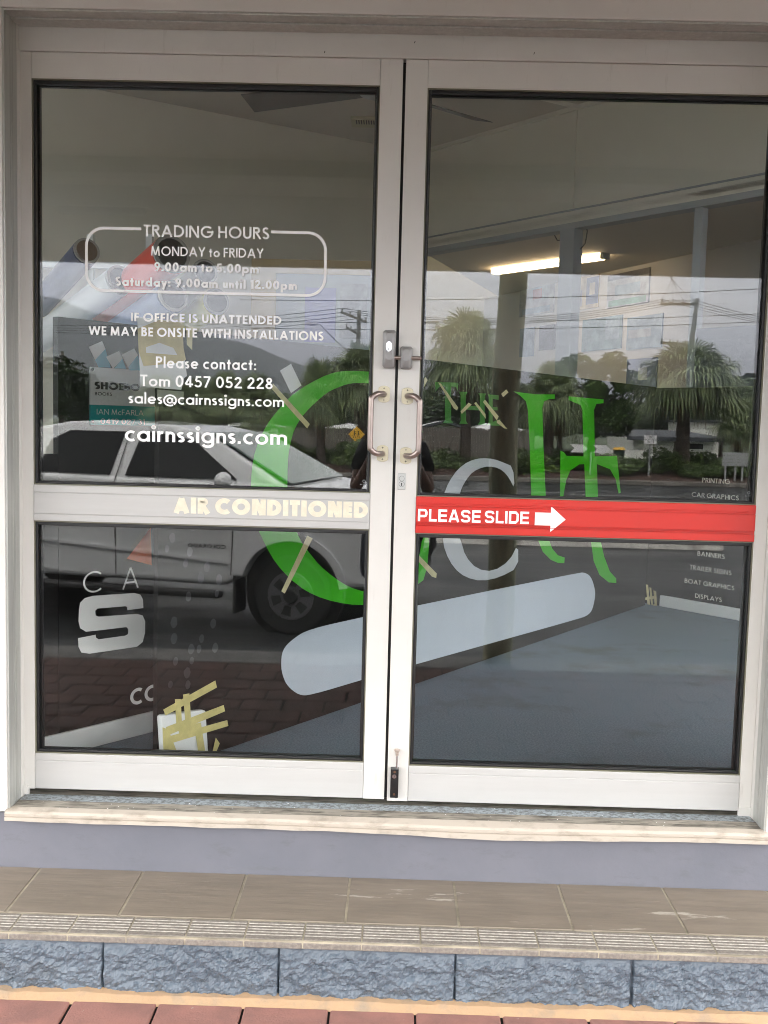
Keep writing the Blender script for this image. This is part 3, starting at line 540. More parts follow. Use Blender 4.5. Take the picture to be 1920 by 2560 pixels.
MB().box(cx-.002, cx, -.0238, -.0232, cz-.003, cz+.003).build('keyhole', 'dark', fb)
for z in (z1-.008, z0+.011): MB().cyl((cx, -.0218, z), (0, -1, 0), .0036, .0010, 12).build('screw', 'rust', fb)

# ------------------------------------------------------------------ sill
sf = empty('door_sill', (0, -.05, Z(-1.13)), 'worn ribbed aluminium door sill with chipped cream front lip', 'sill')
zs = Z(-1.112)
B(-1.0785, 1.0555, -.105, .1, Z(-1.13), zs-.004).build('sill_base', 'sill', sf)
B(-1.0755, 1.0525, -.046, .0, zs-.0045, zs-.002).build('flaked_strip', 'bluefleck', sf)
m = MB()
for i in range(8):
    y = -.050-i*.0068; m.box(-1.076+.0, 1.054, y-.0044, y, zs-.005, zs-.0005-i*.0004)
m.build('rib', 'sill', sf, bevel=.0006)
# lip: slightly wavy in plan and along the bottom
m = MB(); n = 160; xs = [-1.088+ (1.092+1.088)*i/n for i in range(n+1)]
def lipz(x, k): 
    s = -.010*math.exp(-((x-.33)/.30)**2) if k else -.004*math.exp(-((x-.25)/.35)**2)
    return s+(noise.noise(Vector((x*9, k*3, 0)))*.0022 if k == 1 else noise.noise(Vector((x*5, 5, 0)))*.0008)
for k, x in enumerate(xs):
    yo = -.128-.003*noise.noise(Vector((x*3, 0, 1)))-.004*math.exp(-((x-.3)/.3)**2)
    for (yy, zz) in ((-.098, zs-.002), (yo+.006, zs-.006+lipz(x, 0)), (yo, zs-.012+lipz(x, 0)), (yo+.001, zs-.0195+lipz(x, 0)), (yo+.004, zs-.0203+lipz(x, 0)), (yo+.0045, zs-.0215+lipz(x, 0)), (yo-.0005, zs-.0225+lipz(x, 0)), (yo, zs-.034+lipz(x, 1)), (-.09, zs-.035+lipz(x, 1))):
        m.v.append(Vector((x, yy, zz)))
K = 9
for i in range(n):
    for j in range(K-1): m.f.append([i*K+j, i*K+j+1, (i+1)*K+j+1, (i+1)*K+j])
m.f.append(list(range(K))); m.f.append([n*K+K-1-j for j in range(K)])
m.build('sill_lip', 'silllip', sf)
m = MB()
for i in range(46):
    x = random.uniform(-1.05, 1.05); y = random.uniform(-.1, -.005); r = random.uniform(.0008, .002); m.ball((x, y, zs-.0015), (r, r, r*.5), 5, 3)
m.build('grit', 'vinyl', sf)

# ------------------------------------------------------------------ step: tiles, nosing, split-face blocks
ZT = Z(-1.291)                                # tread level
st = empty('tiled_step', (0, -.28, 0), 'stone look tiled step with grooved nosing and blue grey split face front', 'step')
YB, YN = -.102, -.458
B(-5, 5, YN-.0006, YB+.02, ZT-.0205, ZT-.0021).build('grout_bed', 'grout', st)
m = MB(); px_ = .2955; x0 = -.1065-px_*14
for i in range(30):
    x = x0+i*px_; m.box(x+.0032, x+px_-.0032, YN+.098, YB, ZT-.008, ZT)
m.build('tread_tile', 'tile', st, bevel=.0015)
m = MB(); m2 = MB(); q = .1478; x0 = -.06-q*28
for i in range(60):
    x = x0+i*q; a, b = x+.0014, x+q-.0014
    m.box(a, b, YN+.004, YN+.0925, ZT-.016, ZT-.0008); m.box(a, b, YN-.002, YN+.03, ZT-.022, ZT-.006)
    for k in range(5): y = YN+.022+k*.0135; m2.box(a+.001, b-.001, y, y+.0045, ZT-.002, ZT+.0006)
m.build('nosing_tile', 'nosing', st, bevel=.0025); m2.build('nosing_groove', 'rib', st, bevel=.001)
# split-face block course
jt = [-.715+.4455*i for i in range(-8, 14)]
m = MB(); nx, nzz = 1300, 40; xL, xR = -2.3, 2.3; zb0, zb1 = -.02, ZT-.020
def blockface(x, z):
    t = (z-zb0)/(zb1-zb0); d = min(abs(x-j) for j in jt)
    top = zb1-.012-.03*max(0, noise.noise(Vector((x*3.1, 7, 0)))+.35)*(1 if t > .3 else 0)
    rough = 1/(1+math.exp(-(top-z)/.004))
    v = noise.fractal(Vector((x*26, z*34, 1)), .9, 2.1, 5)*.010+noise.fractal(Vector((x*70, z*95, 5)), 1, 2, 3)*.0040
    y = YN+.020-(.008+v)*rough
    if d < .0026 and t < .95: y = YN+.027
    elif d < .009: y += .003*(1-(d-.0026)/.0064)
    return y
for i in range(nx+1):
    x = xL+(xR-xL)*i/nx
    for j in range(nzz+1):
        z = zb0+(zb1-zb0)*j/nzz; m.v.append(Vector((x, blockface(x, z), z)))
for i in range(nx):
    for j in range(nzz): m.f.append([i*(nzz+1)+j, (i+1)*(nzz+1)+j, (i+1)*(nzz+1)+j+1, i*(nzz+1)+j+1])
m.build('split_face_block', 'block', st, smooth=False)
B(-2.29, 2.29, YN+.032, YN+.04, -.02, ZT-.018).build('block_joint', 'dark', st)
m = MB(); n = 300
for i in range(n+1):
    x = -2.3+4.6*i/n; a = .004*noise.noise(Vector((x*6, 0, 2)))+.003*noise.noise(Vector((x*23, 0, 2)))
    m.v += [Vector((x, YN+.02, .012+a)), Vector((x, YN-.004+a*.5, .010+a)), Vector((x, YN-.028-.7*abs(a)*2+.004*noise.noise(Vector((x*17, 3, 2))), -.004))]
for i in range(n):
    for j in range(2): m.f.append([i*3+j, i*3+j+1, i*3+j+4, i*3+j+3])
m.build('mortar_fillet', 'mortar', st)
# ------------------------------------------------------------------ pavement
YK = -3.32
pv = empty('pavement', (0, -1.9, -.01), None, None); pv['kind'] = 'structure'
B(-9, 9, YK+.02, YN+.05, -.16, -.0065).build('paving_bed', 'joint', pv)
m = MB(); m2 = MB(); row = .194; bw = .2145; y = YN-.020; r_ = 0
while y-row > YK+.14:
    off = .078 + (bw/2 if r_ % 2 else 0); i0 = -20
    for i in range(-20, 21):
        x = off+i*bw
        if abs(x) > 4.3: continue
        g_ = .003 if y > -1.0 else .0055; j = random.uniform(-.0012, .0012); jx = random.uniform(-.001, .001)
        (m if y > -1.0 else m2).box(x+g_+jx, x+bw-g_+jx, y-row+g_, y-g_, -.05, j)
    y -= row; r_ += 1
m.build('brick_paver', 'paver', pv, bevel=.0045); m2.build('brick_paver', 'dimmedpaver', pv, bevel=.006)
m = MB(); x = -9
while x < 9: m.box(x, x+1.19, YK, y-.004, -.17, .002); x += 1.2
m.build('kerb_stone', mat('kerb_concrete', (.16, .15, .14), .6, var=.5, vscale=6, bump=.3), pv, bevel=.012)
#PART3
# ================================================================== INTERIOR (through the glass)
ZF = Z(-1.10); ZCE = Z(2.15)
o = B(-6.95, 6.95, .1, 8.95, ZF-.2, ZF).build('shop_floor', 'carpet'); tag(o, kind='structure')
o = B(-6.99, 6.99, .14, 8.99, ZCE, ZCE+.1).build('shop_ceiling', 'ceil'); tag(o, kind='structure')
BD = Vector((.58, .815, 0)).normalized(); BP = Vector((-.56, .40, ZF)); BN = Vector((BD.y, -BD.x, 0))
def bd(px, py, e=.0012): return onplane(px, py, BP, BD)+BN*e
board = empty('display_board', BP+BD*1.7, 'large black display board with green and grey cut vinyl letters', 'display board')
def wallbox(P, d, s0, s1, z0, z1, t, nrm, mb=None):
    mb = mb or MB(); a = P+d*s0; b = P+d*s1
    return mb.slab([(a.x, a.y, z0), (b.x, b.y, z0), (b.x, b.y, z1), (a.x, a.y, z1)], -nrm*t)
wallbox(BP, BD, -.288, 3.70, ZF+.001, ZF+1.372, .018, BN).build('panel', 'charcoal', board)
def cut(pxs, m, name, parent=None, e=.0012, P=None, D=None, N=None, smooth=0, label=None):
    if smooth: pxs = smooth_poly(pxs, smooth)
    P = P or BP; D = D or BD; N = N or BN
    o = poly_mb([onplane(x, y, P, D)+N*e for x, y in pxs], N, .0004).build(name, m, parent or board)
    if label: o['label'] = label
    return o
outer = [(1057,1336),(1074,1336),(1065,1445),(1035,1467),(980,1500),(919,1512.5),(868,1511),(810,1498),(764,1478),(723,1446),(688.7,1408),(665.5,1368),(642,1318.6),(631,1270),(627,1223),(628,1183),(633,1145),(644.5,1106),(662.6,1067.7),(685,1036),(716.8,999.9),(737.2,980.7),(775.6,957),(820.8,934.8),(854.7,927.6),(888.6,927),(931.5,929.8),(985,942),(1035,978),(1060,1090),(1048,1060),(1030,1015),(985,968),(931.5,958.8),(888.6,957),(866,960.3),(838.9,970.5),(816,981.8),(784.6,1009),(762,1031.5),(744,1056.4),(735,1074.5),(730.4,1088),(723.6,1115),(719,1144.5),(717.6,1183),(717.6,1223),(723,1270),(738,1318.6),(746.5,1344.7),(769.7,1379),(798.6,1414),(833,1443),(874,1469),(919,1481.8),(965,1478),(1015,1450),(1046,1400)]
cut(outer, 'green', 'cut_letter', smooth=1, label='huge green letter C curving across both doors')
cut([(1104.7,1338.9),(1103,1290),(1107.4,1238.5),(1121.5,1204),(1143.5,1172.7),(1171.6,1152.3),(1203,1144.5),(1234.3,1147.6),(1259.4,1157),(1281.4,1166.5),(1286,1222.9),(1272,1194.7),(1256,1175.9),(1234.3,1166.5),(1209,1166.5),(1181,1179),(1165.4,1197.8),(1152.9,1219.7),(1147.5,1238.5),(1143,1290),(1145,1338.9),(1151,1350.5),(1162.5,1391),(1191.5,1422.8),(1232,1428.6),(1272.5,1402.5),(1294.5,1359),(1294.5,1418.7),(1249,1443),(1203,1452.9),(1162.5,1443),(1133.6,1419.9),(1111.6,1379.4)], 'greyv', 'cut_letter', e=.0018, smooth=1, label='grey letter C on the black board')
cut([(1283,978.4),(1300,989),(1314,1003),(1319,1025),(1323.7,1119),(1327.8,1244.8),(1344.8,1350.5),(1356.4,1379.4),(1376.7,1399.7),(1394,1407),(1410,1408),(1411,1393.9),(1394,1388),(1379.6,1370.7),(1372,1350.5),(1363.8,1244.8),(1358,1119),(1355,1019),(1359.8,1003),(1372,997.8),(1386.4,996.5),(1386.4,986),(1341,986),(1306.5,982)], 'green', 'cut_letter')
cut([(1421,991),(1508.6,998.7),(1508,1008),(1490,1010),(1484.5,1025),(1486.7,1141),(1541.6,1139.8),(1546,1182),(1551,1232),(1546,1233.8),(1538.4,1197.8),(1524.3,1172.7),(1491.4,1160),(1494.5,1248),(1501,1353),(1509.8,1391),(1524,1428.6),(1539.9,1446),(1539.9,1457.5),(1521.3,1455.8),(1498,1437),(1483.7,1402.5),(1476.8,1353),(1464,1248),(1460,1160),(1447.5,1161),(1425.6,1175.9),(1414.6,1201),(1406.8,1244.8),(1399.5,1244),(1400.5,1127),(1408,1130),(1416,1139.8),(1458.5,1141),(1455.4,1025),(1450.7,1013),(1421,999.7)], 'green', 'cut_letter')
cut([(1087,955),(1145,957),(1144,978),(1139,967),(1127,966),(1127,1050),(1133,1058),(1106,1058),(1112,1050),(1112,966),(1097,967),(1088,980)], 'greenf', 'cut_letter')
cut([(1146,979),(1168,980),(1164,988),(1164,1014),(1199,1016),(1199,990),(1195,983),(1215,984),(1211,990),(1211,1055),(1216,1062),(1194,1062),(1199,1054),(1199,1026),(1164,1024),(1164,1052),(1169,1060),(1147,1060),(1151,1052),(1151,988)], 'greenf', 'cut_letter')
cut([(1219,986),(1246,988),(1246,1000),(1231,997),(1231,1017),(1243,1018),(1243,1026),(1231,1025),(1231,1055),(1250,1048),(1250,1065),(1217,1063),(1221,1055),(1221,992)], 'greenf', 'cut_letter')
cut([(701.4,1663),(705,1625),(729,1599),(769.7,1573),(914,1541),(1035,1515),(1446,1431.5),(1463.5,1431.5),(1478,1443),(1486.6,1472),(1487.8,1489),(1481,1524),(1469,1538.5),(1446,1547),(1029.5,1663),(914,1696.5),(775.5,1738),(746.5,1738),(717.6,1715),(706,1689)], 'barv', 'vinyl_bar', smooth=2, label='long pale grey bar with rounded ends slanting across the board')
TP = lambda L, k, bx, by: [(bx+x/k, by+y/k) for x, y in L]
tapes = [[(680.7,958),(773,1060),(766.5,1071),(679.5,974)], [(766.8,1339),(780,1346),(710.6,1483.5),(702,1478)], [(1037,1378.6),(1090.5,1433.5),(1089,1445),(1078,1441),(1037,1394.5)]]
tapes += [TP(t, 3.19, 1040, 900) for t in ([(170,175),(195,190),(332,380),(322,402),(296,385)], [(30,200),(70,135),(88,160),(40,250)], [(350,410),(415,340),(438,355),(360,430)], [(460,345),(475,335),(550,430),(552,468)], [(530,335),(545,315),(655,450),(640,480)], [(641,482),(661,478),(725,550),(700,545),(640,500)], [(675,270),(715,235),(733,258),(690,295)])]
corner_tapes = [TP(t, 1.728, 960, 1200) for t in ([(1140,450),(1149,452),(1162,580),(1150,583)], [(1155,462),(1163,465),(1174,578),(1166,580)], [(1172,475),(1184,480),(1190,568),(1181,573)], [(1117,510),(1184,498),(1185,509),(1118,521)], [(1124,572),(1132,543),(1140,545),(1131,588)], [(1138,541),(1186,535),(1186,545),(1138,552)])]
cut(tapes[0], 'tape', 'masking_tape', e=.0024)
for i, t in enumerate(tapes[1:]): cut(t, 'tape', 'masking_tape', e=.0024+.0002*(i % 5))
cut([(698.3,926.4),(725.9,909.5),(751.9,963.7),(725.9,983)], 'paperw', 'paper_slip', e=.003)
# taped sheet on the near top corner
cut([(340.5,792),(450.8,804.6),(456,871.5),(465,940),(458,945),(450.8,974.5),(349.5,967),(345,880)], 'paperw', 'taped_sheet', e=.004)
cut([(391,974),(457,979),(456,1004),(391,1000)], mat('thin_sheet', (.22, .22, .20), .7), 'taped_sheet', e=.004)
for t in ([(341,822),(395,800),(453,806),(456,870),(462,900),(440,908),(356,915),(344,880)],): cut(t, mat('yellowed_tape', (.56, .47, .22), .6, var=.2, vscale=20), 'masking_tape', e=.0050)
cut([(362,868),(395,857),(430,870),(440,888),(362,882)], 'paperw', 'taped_sheet', e=.0058)
cut([(463,812),(479,818),(478,875),(465,862)], 'tape', 'masking_tape', e=.004)
# small wall box with criss-cross tape at the foot
c5 = lambda L: TP(L, 1.728, 0, 1200)
q = [onplane(x, y, BP, BD)+BN*.004 for x, y in c5([(672,1018),(682,1010),(855,987),(866,992),(879,1200),(684,1200)])]
MB().slab(q, BN*.022).build('socket_box', 'skirt', board, bevel=.004)
for i, t in enumerate(([(680,985),(905,860),(912,890),(690,1010)], [(730,940),(755,940),(762,1075),(738,1078)], [(765,920),(792,915),(800,1040),(775,1044)], [(690,1060),(940,965),(946,992),(700,1095)], [(700,1100),(955,1030),(960,1055),(710,1130)], [(675,1060),(700,1070),(745,1185),(680,1185)], [(905,1105),(922,1130),(905,1172),(887,1182)], [(740,1060),(840,1040),(862,1185),(832,1187),(815,1080),(750,1100)])):
    cut(c5(t), mat('yellow_tape', (.62, .55, .22), .6, var=.18, vscale=30) if i == 0 else bpy.data.materials['yellow_tape'], 'masking_tape', e=.0268+i*.0004)
m = MB()
for x, y in c5([(720,297),(743,250),(818,310),(800,360),(893,375),(867,420),(945,430),(813,503),(935,490),(750,615),(920,620),(750,685),(870,685),(825,730),(858,730),(928,724),(757,783),(827,780),(807,833),(735,883),(810,884)]):
    c = bd(x, y, .0014); r = random.uniform(.011, .019); n = 14; b = len(m.v)
    for k in range(n): m.v.append(c+BD*(r*.8*math.cos(6.283*k/n)*random.uniform(.8, 1.1))+Vector((0, 0, r*math.sin(6.283*k/n))))
    m.f.append([b+k for k in range(n)])
o = m.build('adhesive_spot', mat('adhesive', (.024, .025, .028), .3), board); o['kind'] = 'stuff'
# left low partition
LP = Vector((-1.03, .36, ZF)); LDr = Vector((.65, .76, 0)).normalized(); LN = Vector((LDr.y, -LDr.x, 0))
lp = empty('low_partition', LP+LDr*.3, 'black low partition behind the left door with white S logo and orange triangle', 'partition')
m = wallbox(LP, LDr, -.075, 1.6, ZF+.001, ZF+1.41, .03, LN); wallbox(LP-LN*.002, LDr, -.24, -.0755, ZF+.001, ZF+.98, .026, LN, m); m.build('panel', 'charcoal', lp)
m = wallbox(LP+LN*.014, LDr, -.2, 1.6, ZF+.001, ZF+.075, .013, LN); m.build('skirting', 'skirt', lp, bevel=.004)
lcut = lambda L, mm, nm, e=.0015, label=None: cut(L, mm, nm, parent=lp, e=e, P=LP, D=LDr, N=LN, label=label)
lcut(c5([(340,560),(345,530),(365,510),(400,500),(580,488),(605,495),(616,515),(618,553),(548,562),(548,548),(540,545),(420,555),(410,565),(412,585),(425,590),(590,578),(615,585),(626,610),(625,660),(615,700),(590,720),(385,750),(350,745),(338,720),(336,683),(412,668),(413,680),(425,688),(540,672),(552,665),(553,645),(545,635),(420,650),(370,655),(345,640),(338,610)]), 'vinyl', 'cut_letter', label='bold white letter S')
lcut(c5([(650,205),(654,368),(547,340)]), 'orange', 'orange_triangle', label='orange triangle beside the board edge')
def ltext(s, pl, pr, cap_px, w, m, parent, e=.0016, P=LP, D=LDr, N=LN, **k):
    a = onplane(*pl, P, D)+N*e; b = onplane(*pr, P, D)+N*e; a2 = onplane(pl[0], pl[1]-cap_px, P, D); zc_ = (a.z+b.z)/2 if abs(a.z-b.z) < .03 else None
    b = Vector((b.x, b.y, a.z)); return text_mb(s, a, b, a2.z-a.z, w, nrm=N, **k).build('lettering', m, parent)
ltext('C', (207, 1484), (254, 1484), 53, .085, 'vinyl', lp)
ltext('A', (305, 1474), (346, 1470), 54, .085, 'vinyl', lp)
ltext('ca', (325, 1764), (398, 1752), 62, .13, 'vinyl', lp, track=.1)
sg = empty('book_seller_sign', LP+LDr*.12+Vector((0, 0, 1)), 'white and teal book sellers sign screwed to the low partition', 'sign')
s0 = (onplane(223.4, 917, LP, LDr)-LP).dot(LDr); zt_ = onplane(223.4, 917, LP, LDr).z; zb2 = onplane(226, 1061.4, LP, LDr).z; zm_ = onplane(225, 1011.4, LP, LDr).z
Q = LP+LN*.006
wallbox(Q, LDr, s0, s0+.40, zm_, zt_, .006, LN).build('sign_panel', 'paperw', sg); wallbox(Q, LDr, s0, s0+.40, zb2, zm_-.0002, .006, LN).build('sign_panel', 'teal', sg)
kk = dict(P=Q, D=LDr, N=LN)
c2 = lambda x, y: (200+x/4.608, 840+y/4.608)
ltext('SHOEBO', c2(165, 610), c2(690, 648), 18.5, .26, 'inkdark', sg, track=.07, **kk)
ltext('BOOKS', c2(168, 682), c2(365, 694), 8.5, .16, 'inkdark', sg, **kk)
ltext('IAN McFARLA', c2(190, 903), c2(728, 925), 14, .12, 'vinyl', sg, **kk) if False else None
def ltext2(parts, *a, **k): pass
_g = glyph
def g2(c, w): return _g(c, w)
ltext('IAN McFARLA', c2(190, 903), c2(728, 925), 14, .11, 'paperw', sg, **kk)
ltext('0419 027 31', c2(235, 1012), c2(742, 1035), 14, .11, 'paperw', sg, **kk)
for dx, dz in ((.006, -.008), (.006, zb2-zt_+.010)):
    c = Q+LDr*(s0+dx)+Vector((0, 0, zt_+dz)); MB().cyl((c.x, c.y, c.z) if False else Vector((c.x, c.y, zt_+dz)), LN, .0055, .004, 14).build('cap_screw', 'chrome', sg)
for i, (wq, bq) in enumerate((([(90,125),(245,60),(285,150),(165,275)], [(285,150),(345,365),(205,360),(165,275)]), ([(290,240),(440,172),(480,262),(370,375)], [(480,262),(520,378),(385,372)]), ([(470,215),(612,143),(655,220),(540,362)], [(655,220),(690,400),(560,395),(545,362)]))):
    cd = empty('business_card', onplane(*c2(*wq[0]), LP, LDr), ('white and blue card tucked behind the sign, outermost and highest', 'white and blue card tucked behind the sign, middle of three', 'white and blue card tucked behind the sign beside the taped sheet')[i], 'card', 'cards tucked behind the book sellers sign')
    cut([c2(*p) for p in bq], 'blue', 'card_base', parent=cd, e=.004+i*.0006, **kk); cut([c2(*p) for p in wq], 'paperw', 'card_face', parent=cd, e=.0045+i*.0006, **kk)

# right wall with glazed opening to the next room
RP = Vector((1.68, 3.40, ZF)); RDr = Vector((.65, -.76, 0)).normalized(); RN = Vector((RDr.y, -RDr.x, 0)); RN = RN if RN.dot(Vector((0, -DIST, 0))-RP) > 0 else -RN
S = lambda px, py: (onplane(px, py, RP, RDr)-RP).dot(RDr)
rw = empty('right_partition', RP+RDr*.2, 'tall partition right of the board with glazed opening and dark lower panels', 'partition')
wallbox(RP, RDr, -2.45, 4.0, Z(1.375), ZCE, .09, RN).build('upper_wall', 'wallin', rw)
m = wallbox(RP+RN*.012, RDr, -2.45, 4.0, Z(1.465), Z(1.475), .012, RN); m.build('cover_bead', 'trimin', rw)
wallbox(RP+RN*.014, RDr, -2.45, 4.0, Z(1.345), Z(1.385), .10, RN).build('head_rail', 'trimin', rw)
sp0, sp1 = S(1400, 700), S(1436, 700)
wallbox(RP+RN*.02, RDr, sp0, sp1, ZF+1.37, Z(1.345), .09, RN).build('post', 'trimin', rw, bevel=.003)
sb = S(1434, 450)
wallbox(RP+RN*.010, RDr, sb-.012, sb+.012, Z(1.475), ZCE, .01, RN).build('cover_batten', 'wallin', rw)
wallbox(RP, RDr, -2.45, 4.0, ZF+.001, ZF+1.37, .05, RN).build('dado_panel', 'charcoal', rw)
wallbox(RP+RN*.016, RDr, .0, 4.0, ZF+.001, ZF+.072, .015, RN).build('skirting', 'skirt', rw, bevel=.004)
sd0 = S(1742, 830); zd = onplane(1742, 822, RP, RDr).z
wallbox(RP+RN*.006, RDr, sd0, 4.0, ZF+1.372, zd, .03, RN).build('upper_panel', mat('slate_panel', (.06, .065, .075), .5), rw)
wallbox(RP+RN*.0, RDr, sd0-.06, sd0-.002, ZF+1.372, Z(1.345), .06, RN).build('post', 'trimin', rw, bevel=.003)
for i, t in enumerate(corner_tapes): cut(t, 'tape', 'masking_tape', parent=rw, e=.020+.0003*i, P=RP, D=RDr, N=RN)
MT['silverv'] = mat('silver_vinyl', (.8, .78, .72), .5)
def c8(x, y): return (1680+x/6.9125, 1150+y/6.9125)
for s_, a_, b_, cp in (('PRINTING', c8(525, 385), c8(1005, 410), 11.5), ('CAR GRAPHICS', c8(345, 632), c8(1163, 688), 11.5), ('BANNERS', c8(445, 1650), c8(918, 1705), 11.5), ('TRAILER SIGNS', c8(312, 1888), c8(1035, 1985), 11.5)):
    ltext(s_, a_, b_, cp, .145, 'silverv', rw, e=.004, P=RP, D=RDr, N=RN)
c6 = lambda x, y: (960+x/1.728, 1200+y/1.728)
for s_, a_, b_, cp in (('BOAT GRAPHICS', c6(1300, 443), c6(1515, 475), 11), ('DISPLAYS', c6(1345, 508), c6(1461, 521), 11)):
    ltext(s_, a_, b_, cp, .145, 'silverv', rw, e=.004, P=RP, D=RDr, N=RN)
# ceiling battens
m = MB(); c0 = RP+RDr*sb; m.slab([(c0.x, c0.y, ZCE-.018), (c0.x-.9, c0.y-.55, ZCE-.018), (c0.x-.9, c0.y-.59, ZCE-.018), (c0.x, c0.y-.04, ZCE-.018)], (0, 0, .02))
wallbox(RP+RN*.025, RDr, -2.45, 4.0, ZCE-.03, ZCE, .025, RN, m); o = m.build('ceiling_batten', 'wallin'); tag(o, 'thin cream cover batten along the ceiling edge', 'batten')
# back wall
WP = Vector((-1.82, 4.06, ZF)); WD = Vector((.845, .535, 0)).normalized(); WN = Vector((WD.y, -WD.x, 0))
o = wallbox(WP, WD, -2.4, 2.35, ZF, ZCE, .1, WN).build('back_wall', 'wallin'); tag(o, 'plain cream back wall behind the vinyl rolls', 'wall')
# next room
NP = Vector((1.68, 6.6, ZF)); ND = Vector((.41, -.91, 0)).normalized(); NN = Vector((ND.y, -ND.x, 0)); NN = NN if NN.dot(Vector((0, -DIST, 0))-NP) > 0 else -NN
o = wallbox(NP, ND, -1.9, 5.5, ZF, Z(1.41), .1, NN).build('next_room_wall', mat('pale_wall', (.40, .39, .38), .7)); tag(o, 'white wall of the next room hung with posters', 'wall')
m = MB(); pa = RP+RDr*-2.45; pb = RP+RDr*4.0; 
m.slab([(pa.x, pa.y, Z(1.41)), (pb.x, pb.y, Z(1.41)), (pb.x+3, pb.y+3, Z(1.41)), (pa.x+1.2, pa.y+3.6, Z(1.41))], (0, 0, .03)); o = m.build('next_room_ceiling', 'ceil'); tag(o, kind='structure')
MT['tube'] = mat('lit_tube', (1, .9, .75), .4, emis=((1.0, .72, .42), 1.9))
NL = RP - RN*1.15
la = onplane(1224, 690, NL, RDr); lb_ = onplane(1508, 618, NL, RDr); zz = (la.z+lb_.z)/2
lf = empty('fluorescent_light', (la+lb_)/2, 'lit warm fluorescent batten on the next room ceiling', 'light')
a = Vector((la.x, la.y, 0)); b = Vector((lb_.x, lb_.y, 0)); dd = (b-a).normalized()
m = MB(); off = -RN*.09
m.slab([(a.x, a.y, zz+.072), (b.x, b.y, zz+.072), (b.x, b.y, zz+.115), (a.x, a.y, zz+.115)], off); m.build('light_body', 'trimin', lf, bevel=.003)
m = MB(); a2 = a+dd*.01; b2 = b-dd*.03
m.slab([(a2.x, a2.y, zz-.034), (b2.x, b2.y, zz-.034), (b2.x, b2.y, zz+.070), (a2.x, a2.y, zz+.070)], off); m.build('diffuser', 'tube', lf, bevel=.012)
m = MB(); m.slab([b-dd*.028+Vector((0, 0, zz-.034)), b+Vector((0, 0, zz-.034)), b+Vector((0, 0, zz+.071)), b-dd*.028+Vector((0, 0, zz+.071))], off); m.build('end_cap', 'trimin', lf)
al = bpy.data.lights.new('fluorescent_glow', 'AREA'); al.shape = 'RECTANGLE'; al.size = 1.2; al.size_y = .1; al.energy = 9; al.color = (1, .78, .52)
ao = bpy.data.objects.new('fluorescent_glow', al); C.objects.link(ao); ao.location = (a+b)/2+Vector((0, 0, zz+.13))+off*.5; ao.rotation_euler = (math.pi, 0, math.atan2(dd.y, dd.x))
m = MB(); pc = onplane(1365, 582, RP, RDr)-RN*.12; m.tube([pc+Vector((.0, 0, .03)), pc+Vector((-.02, 0, -.0)), pc+Vector((0, 0, -.035)), pc+Vector((.035, 0, -.04)), pc+Vector((.055, 0, -.01)), pc+Vector((.05, 0, .03))], .004, 6); o = m.build('loose_cable', 'dark'); tag(o, 'black loop of cable poking below the opening head left of the post', 'cable')
m = MB()
pc = onplane(1449, 575, RP, RDr)-RN*.05; m.tube([pc+Vector((0, 0, .06)), pc+Vector((.02, 0, 0)), pc+Vector((.01, 0, -.08)), pc+Vector((-.02, 0, -.12))], .004, 6); o = m.build('loose_cable', 'dark'); tag(o, 'black cable hanging beside the right edge of the opening post', 'cable')
def poster(pts, m, label, extra=()):
    po = empty('poster', onplane(*pts[0], NP, ND), label, 'poster', 'posters on the next room wall')
    xs_ = [(onplane(x, y, NP, ND)-NP).dot(ND) for x, y in pts]; zs_ = [onplane(x, y, NP, ND).z for x, y in pts]
    s0, s1 = min(xs_), max(xs_); z0, z1 = sum(sorted(zs_)[:2])/2, sum(sorted(zs_)[2:])/2
    wallbox(NP+NN*.012, ND, s0, s1, z0, z1, .011, NN).build('poster_sheet', m, po)
    for k, (u0, u1, v0, v1, mm) in enumerate(extra):
        wallbox(NP+NN*(.0135+k*.0004), ND, s0+(s1-s0)*u0, s0+(s1-s0)*u1, z0+(z1-z0)*v0, z0+(z1-z0)*v1, .001, NN).build('printed_block', mm, po)
c4 = lambda L: [(960+x/1.728, 600+y/1.728) for x, y in L]
pm = {k: mat('print_'+k, c, .4, var=.5, vscale=6) for k, c in dict(pale=(.34, .36, .40), navy=(.10, .12, .24), cream=(.5, .42, .28), green=(.10, .26, .16), teal=(.15, .24, .28), dk=(.10, .10, .12), red=(.45, .10, .08), sky=(.22, .30, .40)).items()}
poster(c4([(592,200),(738,188),(736,315),(590,330)]), pm['pale'], 'pale poster with a red ball just left of the opening post', [(.1, .9, .05, .25, pm['sky']), (.40, .66, .52, .85, pm['red'])])
poster(c4([(836,158),(930,150),(928,290),(834,305)]), pm['cream'], 'cream and navy poster just right of the opening post', [(.48, 1, .12, .92, pm['navy']), (.62, .85, .4, .75, pm['cream']), (.1, .3, .1, .6, pm['pale'])])
poster(c4([(972,150),(1148,124),(1146,275),(970,292)]), pm['pale'], 'large poster with dark top band and green stripe', [(0, 1, .82, 1, pm['dk']), (.05, .95, .04, .22, pm['green']), (.2, .8, .35, .65, pm['sky'])])
poster(c4([(592,385),(650,376),(648,500),(590,508)]), pm['sky'], 'narrow blue poster in the row below the red ball poster')
poster(c4([(676,372),(742,364),(740,478),(675,470)]), pm['dk'], 'dark poster left of the opening post in the lower row')
poster(c4([(863,342),(1030,328),(1028,468),(862,482)]), pm['teal'], 'teal picture right of the post in the middle row', [(.6, .95, .3, .9, pm['sky'])])
poster(c4([(1057,332),(1205,322),(1202,462),(1055,474)]), pm['sky'], 'pale blue picture furthest along the middle row', [(.05, .7, .35, .6, pm['pale'])])
poster(c4([(1055,515),(1180,508),(1178,640),(1053,650)]), pm['navy'], 'navy picture in the lowest row above the dark panels', [(.4, .7, .3, .7, pm['pale'])])
